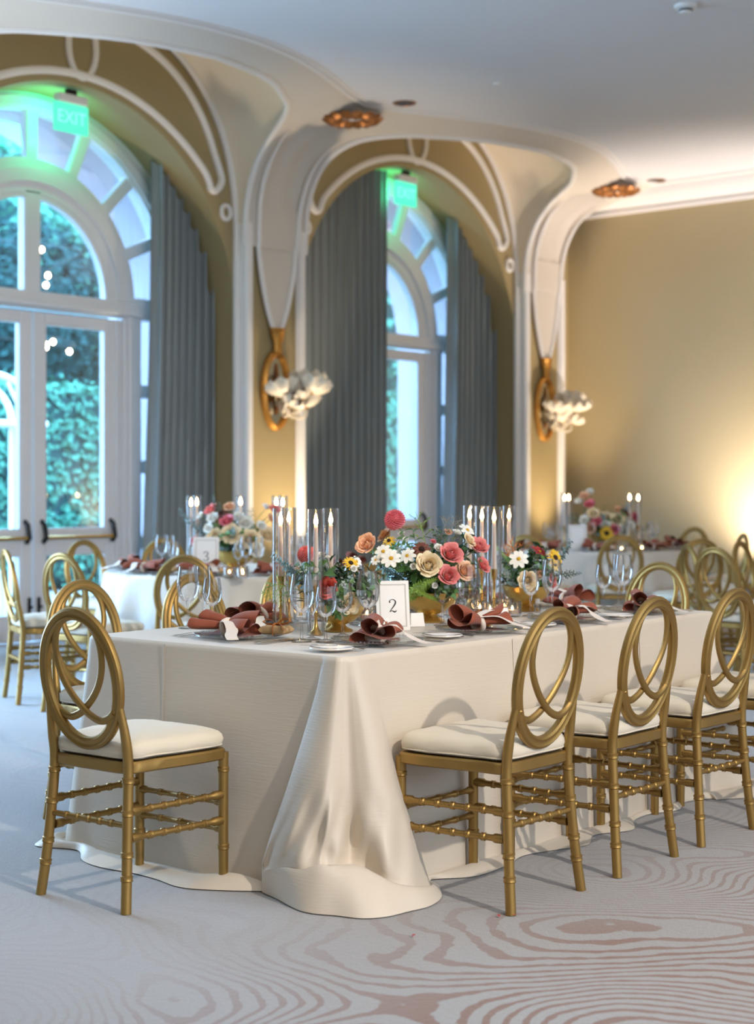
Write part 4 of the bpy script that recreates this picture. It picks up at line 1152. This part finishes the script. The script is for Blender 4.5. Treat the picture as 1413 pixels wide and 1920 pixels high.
def card(p, rz, digit, label, k=1.0):
    t = thing('number_card', label, 'table card', p, rz, 'table number cards')
    tl = radians(-9)
    bd = MB().box((0, 0, .093), (.128, .003, .186)).build('card', PAPER, t, 0, None, (tl, 0, 0))
    for a, b, w in ((.052, .080, .0022), (.048, .076, .0007)):
        MB().strip([(-a, .093 - b), (a, .093 - b), (a, .093 + b), (-a, .093 + b)], [(-a + w, .093 - b + w), (a - w, .093 - b + w), (a - w, .093 + b - w), (-a + w, .093 + b - w)], -.0022, -.0016, True).build('border', GREYB, bd, 0)
    if digit:
        m = MB(); q = stroke(*DIG[digit], -.0022); m.add([(x, y, z + .086) for x, y, z in q.v], q.f); m.build('numeral', INK, bd, 60)
    MB().box((0, .004, .006), (.07, .034, .012), .003).build('foot', GLASS, t)
    t.scale = (k,) * 3
p = CARDS[0]; card((p.x, p.y, ZT), radians(-36), '2', 'white card numbered 2 with a thin grey border before the dahlia bowl')
p = CARDS[1]; card((p.x, p.y, ZT), radians(-52), '3', 'white numbered card on the round table by the garden doors', 1.25)
p = CARDS[2]; card((p.x, p.y, ZT), radians(-50), None, 'pale card on the round table by the plain wall', 1.2)
# ---------------------------------------------------------------- flowers
def petalm(name, col, rough=.55): return M(name, col, rough, var=.10, vscale=3, Subsurface_Weight=.12, Sheen_Weight=.2)
P_CORAL = petalm('coral_petal', S(226, 96, 78)); P_PINK = petalm('pink_petal', S(236, 140, 136)); P_PEACH = petalm('peach_petal', S(246, 196, 158))
P_CREAM = petalm('cream_petal', S(248, 226, 188)); P_WHITE = petalm('white_petal', S(248, 244, 236)); P_HOT = M('dahlia_petal', S(238, 126, 138), .55, var=.34, vscale=11, Subsurface_Weight=.1)
P_YEL = petalm('yellow_petal', S(236, 190, 40)); P_RUST = petalm('rust_petal', S(110, 52, 30)); P_TAN = petalm('tan_petal', S(206, 150, 96)); P_RED = petalm('crimson_petal', S(186, 44, 52))
YC = M('pollen', S(226, 176, 40), .8, var=.2, vscale=60, bump=.5, bscale=200); DC = M('dark_cone', S(54, 34, 24), .9, var=.3, vscale=60, bump=.5, bscale=200)
L_EUC = M('eucalyptus', S(128, 152, 146), .55, var=.15, vscale=5); L_GRN = M('green_leaf', S(78, 120, 56), .45, var=.25, vscale=5); L_LIME = M('lime_leaf', S(140, 172, 74), .5, var=.2, vscale=5)
L_DRK = M('dark_leaf', S(48, 82, 46), .45, var=.25, vscale=5); L_SIL = M('silver_leaf', S(168, 180, 170), .7, var=.1, vscale=5); L_AMB = M('amber_sprig', S(206, 132, 52), .7, var=.2, vscale=9)
STEM = M('stem_green', S(104, 128, 64), .6, var=.1); TWIG = M('grey_twig', S(150, 144, 130), .8, var=.1)
def rose_mesh(mat, seed, openk=1.0):
    g = random.Random(seed); m = MB()
    spec = [(3, .10, .60, 2, -46), (4, .17, .62, 4, -36), (5, .24, .64, 6, -22), (5, .30, .68, 8, 0), (6, .36, .72, 12, 26), (6, .42, .76, 20, 54), (7, .48, .78, 30, 86)]
    for k, (cnt, r0, L, f0, f1) in enumerate(spec):
        for q in range(cnt):
            az = 2 * pi * (q + .5 * (k % 2)) / cnt + g.uniform(-.2, .2); hf = pi / cnt * 1.35
            Lk = L * g.uniform(.92, 1.08); a0, a1 = radians(f0 * openk + g.uniform(-4, 4)), radians(f1 * (openk if f1 > 0 else 1) + g.uniform(-8, 8)); zb = -.38 + .015 * k; rf = g.uniform(0, 6)
            nS, nT = 6, 6; P = []
            for i in range(nS):
                s = -1 + 2 * i / (nS - 1); r, z = r0, zb; row = []
                for j in range(nT):
                    t = j / (nT - 1)
                    if j:
                        ph = a0 + (a1 - a0) * t ** 1.6; st = Lk / (nT - 1) * (1 - .22 * s * s)
                        r += st * sin(ph); z += st * cos(ph)
                    wd = .35 + .65 * sin(pi * min(1, .25 + .55 * t))
                    rr = r + .035 * sin(3.1 * s + rf) * t * t + .04 * s * s * t
                    a = az + s * hf * wd
                    row.append((rr * cos(a), rr * sin(a), z + .03 * sin(4 * s + rf) * t))
                P.append(row)
            m.grid(lambda i, j: P[i][j], nS, nT)
    k = 1 / max(sqrt(x * x + y * y) for x, y, z in m.v)
    m.v = [(x * k, y * k, z * k) for x, y, z in m.v]
    m.lathe([(0, -.62), (.10, -.55), (.22, -.30), (.14, -.1), (0, 0)], 8)
    return m.mesh('rose', mat, 70)
def ray_mesh(mat, n, layers, w, seed, droop=.0, L=.78):
    g = random.Random(seed); m = MB()
    for l in range(layers):
        for q in range(n):
            a = 2 * pi * (q + .5 * l) / n + g.uniform(-.07, .07); up = .10 + .22 * l + g.uniform(-.08, .08) - droop; k = g.uniform(.9, 1.08) * (1 - .14 * l); rows = []
            for j in range(6):
                t = j / 5; r = .18 + L * k * t; z = up * t - .22 * t * t * (1 + droop); ww = w * sin(pi * (.18 + .70 * t)) ** .7
                rows.append([(r * cos(a) - s * ww * sin(a), r * sin(a) + s * ww * cos(a), z + .05 * s * s) for s in (-1, 0, 1)])
            m.grid(lambda i, j: rows[i][j], 6, 3)
    return m.mesh('petals', mat, 60)
def cone_mesh(mat, r, h): return MB().lathe([(0, -.05), (r, -.02), (r * 1.02, h * .35), (r * .8, h * .8), (r * .4, h), (0, h * 1.02)], 12).mesh('flower_centre', mat, 60)
def pompon_mesh(mat, n=210):
    m = MB(); ga = pi * (3 - sqrt(5))
    for i in range(n):
        ct = 1 - 1.55 * (i + .5) / n; st = sqrt(1 - ct * ct); a = i * ga; d = Vector((st * cos(a), st * sin(a), ct))
        t = d.orthogonal().normalized() if abs(ct) > .999 else Vector((-sin(a), cos(a), 0)); b = d.cross(t); s = .09 + .06 * (i / n); L = .52
        c = d * .48
        m.add([c, c + d * L * .7 + t * s + b * .05, c + d * L - b * .09, c + d * L * .7 - t * s + b * .05, c + d * L * .55 - b * .02], [(0, 1, 4), (1, 2, 4), (2, 3, 4), (3, 0, 4)])
    m.lathe([(0, -.6), (.45, -.4), (.66, 0), (.58, .34), (.36, .56), (0, .66)], 14)
    return m.mesh('pompon', mat, 70)
ROSES = {k: [rose_mesh(m, s, o) for s, o in ((1, 1.0), (2, .82))] for k, m in (('coral', P_CORAL), ('pink', P_PINK), ('peach', P_PEACH), ('cream', P_CREAM), ('white', P_WHITE), ('hot', P_HOT), ('tan', P_TAN))}
COSMOS = ray_mesh(P_WHITE, 8, 1, .26, 3); SUN = ray_mesh(P_YEL, 15, 2, .12, 4); RUD = ray_mesh(P_RUST, 13, 2, .13, 5, .15); RUDY = ray_mesh(P_YEL, 12, 1, .12, 6, .1); REDS = ray_mesh(P_RED, 12, 2, .14, 7)
C_Y, C_D, C_B = cone_mesh(YC, .20, .16), cone_mesh(DC, .30, .24), cone_mesh(DC, .26, .3)
POM, POMH = pompon_mesh(P_HOT), pompon_mesh(P_PINK)
NAME = {'coral': 'coral_rose', 'pink': 'pink_rose', 'peach': 'peach_rose', 'cream': 'cream_rose', 'white': 'white_rose', 'hot': 'deep_pink_rose', 'tan': 'tan_rose'}
def leaf(m, base, d, up, L, W, bend=.15):
    d = d.normalized(); s = d.cross(up).normalized(); n = s.cross(d); v = []
    for t, w in ((0, .08), (.3, .85), (.6, .9), (1, .04)):
        c = base + d * L * t - n * bend * L * t * t
        v += [c - s * W * w + n * W * w * .35, c, c + s * W * w + n * W * w * .35]
    m.add(v, [(i * 3 + k, i * 3 + k + 1, i * 3 + k + 4, i * 3 + k + 3) for i in range(3) for k in (0, 1)])
def sprig(kind, mat, seed):
    g = random.Random(seed); m = MB(); bx, by = g.uniform(-.18, .18), g.uniform(-.18, .18)
    P = lambda t: Vector((bx * t * t, by * t * t, t - .12 * t * t)); Z = Vector((0, 0, 1))
    m.tube([P(t / 6) for t in range(7)], .012, 5, sc=[1 - .1 * t for t in range(7)])
    def side(a, k=1): return (Vector((cos(a), sin(a), .0)) + Z * .45 * k).normalized()
    if kind == 'euc':
        for i in range(11):
            t = .2 + .78 * i / 10
            for s in (0, pi): leaf(m, P(t), side(i * 1.57 + s + g.uniform(-.2, .2)), Z, .17 * (1.15 - .6 * t), .085 * (1.15 - .6 * t), .2)
    elif kind == 'leafy':
        for i in range(10):
            t = .12 + .86 * i / 9; leaf(m, P(t), side(i * 2.4, .9), Z, .36 * (1.1 - .5 * t), .075, .25)
    elif kind == 'fern':
        for i in range(11):
            t = .1 + .9 * i / 10; L = .34 * sin(pi * min(.97, .25 + .72 * t))
            for s in (-1, 1):
                b = P(t); d = Vector((s, .0, .55)).normalized()
                m.tube([b, b + d * L], .006, 3)
                for q in range(5):
                    for s2 in (-1, 1): leaf(m, b + d * L * (.15 + .2 * q), (d * .6 + Vector((g.uniform(-.3, .3), s2 * .7, .4))).normalized(), Vector((s2 * .2, 0, 1)), .065, .011, .1)
    elif kind == 'fuzz':
        for i in range(46):
            t = .35 + .65 * g.random(); a = g.uniform(0, 6.28); leaf(m, P(t) + side(a, 0) * .05, side(a, g.uniform(.2, 1.4)), Z, .10 * g.uniform(.6, 1.3), .034, .1)
    elif kind == 'plume':
        for i in range(7):
            a = i * 2.4; b = P(.25 + .09 * i); d = side(a, 1.6); m.tube([b, b + d * .3], .008, 4)
            for q in range(9): leaf(m, b + d * (.06 + .03 * q), side(g.uniform(0, 6.28), .8), Z, .055, .026, 0)
    elif kind == 'twig':
        for i in range(9):
            a = g.uniform(0, 6.28); b = P(.25 + .08 * i); d = side(a, 1.2); e = b + d * g.uniform(.15, .3); m.tube([b, (b + e) / 2 + Vector((.02, 0, 0)), e], .007, 4)
            for q in range(3): m.tube([e - d * .05 * q, e - d * .05 * q + side(g.uniform(0, 6.28), 1.4) * .09], .005, 3)
    return m.mesh(kind, mat, 70)
SPR = {'eucalyptus_sprig': [sprig('euc', L_EUC, s) for s in (1, 2, 3)], 'leafy_sprig': [sprig('leafy', L_GRN, s) for s in (4, 5)], 'dark_sprig': [sprig('leafy', L_DRK, s) for s in (6, 7)],
       'fern_frond': [sprig('fern', L_LIME, s) for s in (8, 9)], 'silver_sprig': [sprig('fuzz', L_SIL, s) for s in (10, 11)], 'amber_sprig': [sprig('plume', L_AMB, 12)], 'dry_twig': [sprig('twig', TWIG, s) for s in (13, 14)],
       'green_plume': [sprig('plume', L_LIME, 15)]}
M_BOWL = MB().lathe([(0, 0), (.052, 0), (.055, .006), (.030, .018), (.026, .026), (.055, .038), (.085, .062), (.098, .092), (.102, .104), (.097, .106), (.090, .092), (.07, .06), (0, .045)], 28).mesh('bowl', M('hammered_gold', S(206, 170, 96), .32, .85, var=.15, vscale=40, bump=.35, bscale=60), 45)
def dirquat(d, roll): return d.to_track_quat('Z', 'Y') @ Quaternion((0, 0, 1), roll)
def arrangement(c, label, flowers, sprays, nfill, spread, seed, D0, bowlk=1.0, top=.30):
    g = random.Random(seed)
    t = thing('flower_arrangement', label, 'flowers', (c[0], c[1], ZI), 0, 'flower bowls')
    link('bowl', M_BOWL, t, None, None, bowlk)
    D0 = CA * c[0] + SA * c[1]
    o = Vector((c[0], c[1], ZI)); core = Vector((0, 0, .10 * bowlk)); view = Vector((-CA, -SA, .1))
    def part(name, me, p, d, sc):
        q = bpy.data.objects.new(name, me); COL.objects.link(q); q.parent = t; q.location = p; q.rotation_mode = 'QUATERNION'
        q.rotation_quaternion = dirquat(d, g.uniform(0, 6.28)); q.scale = (sc,) * 3
        return q
    stems = MB()
    for px, py, kind, dia, dd in flowers:
        p = at_d(px, py, D0 - dd) - o; R = dia / 2 / F * (D0 - dd)
        d = ((p - core - Vector((0, 0, .04))).normalized() * .75 + view * .55 + Vector((g.uniform(-.25, .25), g.uniform(-.25, .25), g.uniform(0, .35)))).normalized()
        stems.tube([core, (core + p) / 2 + Vector((0, 0, .02)), p - d * R * .4], .0022, 5)
        if kind in ROSES: part(NAME[kind], g.choice(ROSES[kind]), p, d, R * 1.12)
        elif kind in ('pom', 'pomh'): part('dahlia', POM if kind == 'pom' else POMH, p, d, R * 1.05)
        else:
            me, ce, nm = {'cos': (COSMOS, C_Y, 'white_cosmos'), 'sun': (SUN, C_D, 'sunflower'), 'rud': (RUD, C_B, 'rust_rudbeckia'), 'rudy': (RUDY, C_B, 'yellow_rudbeckia'), 'red': (REDS, C_Y, 'crimson_daisy')}[kind]
            f = part(nm, me, p, d, R * 1.1); link('flower_centre', ce, f)
    for name, px, py, L, dd in sprays:                # sprays whose tips show in the photo
        tip = at_d(px, py, D0 - dd) - o; d = tip - core; ln = max(.06, d.length * L)
        base = tip - d.normalized() * ln
        stems.tube([core, base], .002, 5)
        part(name, g.choice(SPR[name]), base, d.normalized(), ln * 1.06)
    names = ['eucalyptus_sprig', 'leafy_sprig', 'dark_sprig', 'silver_sprig', 'eucalyptus_sprig', 'dark_sprig', 'fern_frond', 'leafy_sprig']
    for k in range(nfill):
        a = k * 2.39996; up = g.uniform(.05, 1.15); d = Vector((cos(a) * spread[0], sin(a) * spread[1], up * spread[2])); ln = d.length * g.uniform(.45, .75)
        b = core + d.normalized() * g.uniform(.02, .06)
        nm = names[k % len(names)]
        part(nm, g.choice(SPR[nm]), b, d.normalized(), ln)
    stems.build('stems', STEM, t, 60)
    # small leaves that fill the heart of the bowl
    m = MB()
    for _ in range(int(110 * bowlk)):
        a = g.uniform(0, 6.28); e = g.uniform(0, 1.4); r = g.uniform(.4, .78)
        q = core + Vector((cos(a) * cos(e) * spread[0] * r, sin(a) * cos(e) * spread[1] * r, sin(e) * spread[2] * r * .9))
        leaf(m, q, Vector((g.uniform(-1, 1), g.uniform(-1, 1), g.uniform(-.3, 1))), Vector((g.uniform(-.4, .4), g.uniform(-.4, .4), 1)), g.uniform(.03, .06), g.uniform(.008, .016))
    x = m.build('small_leaves', L_DRK, t, 70); x['kind'] = 'stuff'
    return t
arrangement(B1, 'gold bowl of pink dahlia, coral and cream roses at the centre of the long table', [
    (740, 975, 'pom', 40, .02), (687, 1020, 'peach', 42, .05), (722, 1004, 'tan', 34, -.06), (729, 1014, 'rudy', 26, .05), (718, 1034, 'cos', 32, .12), (733, 1047, 'cos', 38, .16), (763, 1042, 'cos', 32, .15), (704, 1050, 'cos', 22, .12),
    (790, 1030, 'rud', 38, .12), (803, 1058, 'cream', 50, .20), (845, 1038, 'pink', 46, .16), (840, 1079, 'pink', 42, .20), (871, 1070, 'peach', 42, .14), (897, 1024, 'pink', 42, .0), (905, 1060, 'pink', 34, .0), (876, 994, 'cos', 32, -.05),
    (822, 1027, 'white', 18, .12), (856, 998, 'white', 18, .0), (880, 1013, 'cream', 30, .02), (812, 1015, 'hot', 12, .05), (840, 998, 'peach', 16, .0), (752, 1000, 'white', 14, .0), (775, 1062, 'white', 14, .18), (815, 1098, 'white', 12, .2), (760, 1012, 'white', 14, .05)],
    [('dry_twig', 835, 962, .5, 0), ('dry_twig', 858, 968, .5, -.02), ('dry_twig', 868, 980, .4, 0), ('green_plume', 792, 955, .5, .05), ('fern_frond', 790, 1125, .75, .24), ('fern_frond', 775, 1105, .7, .24), ('fern_frond', 800, 1095, .6, .25), ('leafy_sprig', 770, 990, .5, .05), ('leafy_sprig', 812, 985, .5, .0),
     ('leafy_sprig', 745, 1000, .4, .1), ('dark_sprig', 826, 992, .5, .05), ('silver_sprig', 748, 1022, .5, .1), ('silver_sprig', 745, 1030, .5, .12), ('eucalyptus_sprig', 700, 1062, .6, .1), ('eucalyptus_sprig', 690, 1080, .6, .12), ('silver_sprig', 690, 1095, .5, .14), ('leafy_sprig', 690, 1050, .6, .1),
     ('leafy_sprig', 855, 1105, .5, .2), ('leafy_sprig', 830, 1100, .5, .22), ('dark_sprig', 870, 1020, .6, .08), ('dark_sprig', 862, 1040, .5, .1), ('leafy_sprig', 905, 1045, .4, .05)], 34, (.26, .24, .26), 3, 6.35, 1.15)
arrangement(B2, 'gold bowl with one coral rose and trailing eucalyptus near the lone end chair', [
    (613, 1103, 'coral', 44, .14), (655, 1131, 'cream', 44, .10), (574, 1040, 'pomh', 34, .04), (585, 1036, 'pomh', 22, 0), (657, 1056, 'sun', 30, .06), (668, 1052, 'cos', 24, .02), (600, 1040, 'white', 16, 0), (612, 1045, 'white', 14, 0), (540, 1062, 'white', 10, .06), (663, 1066, 'white', 14, .08)],
    [('eucalyptus_sprig', 503, 1040, .6, .05), ('eucalyptus_sprig', 515, 1052, .5, .1), ('eucalyptus_sprig', 520, 1070, .6, .1), ('fern_frond', 490, 1110, .4, .05), ('green_plume', 500, 1085, .5, .08), ('silver_sprig', 606, 1036, .5, .02), ('silver_sprig', 600, 1045, .5, .06), ('silver_sprig', 660, 1085, .6, .1), ('silver_sprig', 645, 1095, .6, .14),
     ('leafy_sprig', 634, 1115, .6, .18), ('leafy_sprig', 640, 1150, .7, .16), ('leafy_sprig', 548, 1058, .5, .1), ('dark_sprig', 560, 1075, .6, .12), ('dark_sprig', 575, 1085, .5, .15), ('leafy_sprig', 628, 1140, .6, .18), ('eucalyptus_sprig', 620, 1065, .5, .08), ('dark_sprig', 625, 1130, .5, .16), ('eucalyptus_sprig', 680, 1060, .5, .0)], 26, (.19, .18, .24), 5, 5.93)
arrangement(B3, 'gold bowl of sunflower, white cosmos and amber sprigs at the far third of the table', [
    (972, 1048, 'cos', 36, .12), (989, 1088, 'cream', 38, .16), (1040, 1046, 'sun', 34, .02), (1012, 1034, 'red', 26, .0), (1003, 1028, 'red', 18, -.03), (1012, 1076, 'peach', 16, .12), (1035, 1085, 'pink', 20, .05), (1038, 1100, 'pink', 18, .05), (1040, 1060, 'rudy', 22, .04), (1010, 1082, 'white', 12, .12)],
    [('amber_sprig', 952, 1008, .5, .0), ('amber_sprig', 940, 1016, .5, .0), ('amber_sprig', 962, 1016, .5, .02), ('amber_sprig', 975, 1012, .45, -.04), ('amber_sprig', 948, 1030, .4, .05), ('eucalyptus_sprig', 1080, 1025, .6, -.08), ('eucalyptus_sprig', 1066, 1050, .6, -.04), ('eucalyptus_sprig', 1074, 1066, .6, -.02), ('eucalyptus_sprig', 1090, 1072, .4, -.02),
     ('silver_sprig', 935, 1060, .6, .1), ('silver_sprig', 945, 1075, .6, .12), ('silver_sprig', 1005, 1045, .5, .05), ('leafy_sprig', 990, 1030, .5, 0), ('silver_sprig', 955, 1055, .5, .12), ('eucalyptus_sprig', 955, 1095, .5, .14), ('dark_sprig', 960, 1080, .5, .14), ('dark_sprig', 1000, 1062, .5, .1)], 26, (.19, .18, .22), 7, 6.91, 1.05)
arrangement((B4.x, B4.y), 'bowl of cream roses and pinks on the round table by the garden doors', [
    (433, 1001, 'cream', 40, .12), (468, 1011, 'cream', 40, .12), (502, 1003, 'cream', 36, .05), (402, 1006, 'cream', 34, .1), (395, 956, 'pink', 28, .0), (425, 977, 'hot', 30, .08), (430, 950, 'peach', 24, 0), (460, 980, 'white', 30, .05), (480, 1030, 'white', 32, .12), (500, 950, 'white', 20, -.1), (515, 955, 'pink', 24, -.05), (398, 970, 'white', 24, .05), (375, 966, 'white', 16, .0),
     (510, 972, 'peach', 22, 0), (448, 968, 'white', 22, .05), (365, 1015, 'hot', 18, .1), (416, 963, 'rud', 28, .03), (490, 985, 'white', 20, .05), (450, 1025, 'white', 22, .14), (390, 990, 'white', 20, .1)],
    [('eucalyptus_sprig', 322, 968, .6, .05), ('eucalyptus_sprig', 350, 975, .6, .05), ('eucalyptus_sprig', 392, 928, .5, 0), ('eucalyptus_sprig', 405, 940, .5, 0), ('leafy_sprig', 480, 955, .5, 0), ('leafy_sprig', 500, 975, .5, 0), ('dark_sprig', 410, 1030, .6, .1), ('leafy_sprig', 490, 1040, .6, .1), ('leafy_sprig', 420, 1045, .6, .1)], 26, (.24, .24, .26), 9, 9.95, 1.3)
arrangement((B5.x, B5.y), 'bowl of pale roses with one sunflower on the round table by the plain wall', [
    (1137, 1000, 'sun', 28, .15), (1105, 945, 'hot', 22, .05), (1112, 962, 'cream', 24, .1), (1118, 978, 'hot', 22, .12), (1107, 990, 'peach', 24, .12), (1135, 968, 'cream', 22, .05), (1157, 975, 'cream', 30, .1), (1152, 992, 'hot', 20, .14), (1168, 995, 'white', 22, .1), (1190, 970, 'hot', 20, 0), (1173, 960, 'rud', 22, .0), (1160, 957, 'peach', 20, 0), (1086, 938, 'white', 20, 0),
     (1095, 930, 'peach', 20, 0), (1105, 922, 'white', 16, -.05), (1135, 985, 'white', 22, .12), (1095, 975, 'white', 20, .1), (1183, 985, 'white', 16, .05), (1100, 966, 'rud', 18, .08)],
    [('eucalyptus_sprig', 1190, 930, .6, 0), ('eucalyptus_sprig', 1060, 965, .6, 0), ('leafy_sprig', 1130, 945, .5, 0), ('leafy_sprig', 1145, 955, .5, 0), ('dark_sprig', 1075, 960, .5, .05), ('leafy_sprig', 1125, 1010, .6, .12), ('dark_sprig', 1090, 955, .5, .05), ('eucalyptus_sprig', 1050, 990, .6, .05)], 24, (.25, .25, .27), 11, 13.6, 1.3)
# candles, glasses and plates of the two round tables
for (u, v), ph in zip(CANDL, ('at the garden-door edge of its flowers', 'behind the pink roses', 'behind its cream roses', 'at its long-table flower edge', 'behind the cream roses, pilaster side')):
    candle(u, v, 'lit taper in glass chimney on the garden-door table, ' + ph, 'tall tapers on the round table by the doors', 1.06)
for (u, v), ph in zip(CANDR, ('beside the pale card', 'behind the pale card', 'past the roses, plain wall side', 'behind the rust flowers')):
    candle(u, v, 'lit taper in glass chimney on the plain-wall table, ' + ph, 'tall tapers on the round table by the plain wall', 1.08)
SIDE = {130: 'door', 170: 'open-carpet', 205: 'lone-chair', 240: 'long-table', 280: 'sunflower-bowl', 330: 'plain-wall'}
SIDE2 = {140: 'curtain', 180: 'garden-door', 215: 'long-table', 255: 'blue-lit-chair', 290: 'lamp-glow', 325: 'bare-wall'}
for c, r, tb, pl, ph0 in ((TL, .90, 'on the garden-door table', "the garden-door table's %s side", SIDE), (TR, .88, 'on the plain-wall table', "the plain-wall table's %s side", SIDE2)):
    for k, a in enumerate(ph0):
        ph = pl % ph0[a]; a = radians(a)
        setting(c.x + (r - .185) * cos(a), c.y + (r - .185) * sin(a), a + pi / 2, ph, tb, k, False)
for (px, py), ph in zip(((430, 1083), (455, 1085), (480, 1080)), ('beside the number card', 'before the bowl foot', 'at the pilaster side of the bowl')):
    p = at_z(px, py, ZT); votive(p.x, p.y, 'low votive on the garden-door table, ' + ph, 'votives on the garden-door table')
for (px, py), ph in zip(((1165, 1036), (1205, 1034)), ('under the sunflower', 'by the taper on the bare-wall side')):
    p = at_z(px, py, ZT); votive(p.x, p.y, 'low votive on the plain-wall table, ' + ph, 'votives on the plain-wall table')
# a few fallen petals on the carpet
for k, (px, py) in enumerate(((775, 1755), (935, 1718), (963, 1716))):
    p = at_z(px, py, .004)
    o = MB().add([(-.008, 0, .001), (0, -.005, .003), (.009, 0, .005), (0, .006, .003)], [(0, 1, 2), (0, 2, 3)]).build('fallen_petal', P_RED, None, 0, p, (0, 0, k))
    tag(o, 'fallen crimson petal on the carpet ' + ('before the puddled corner', 'by the first spot-lit chair leg, on the puddle side', 'touching the shadow of the first spot-lit chair leg')[k], 'petal', 'fallen petals')
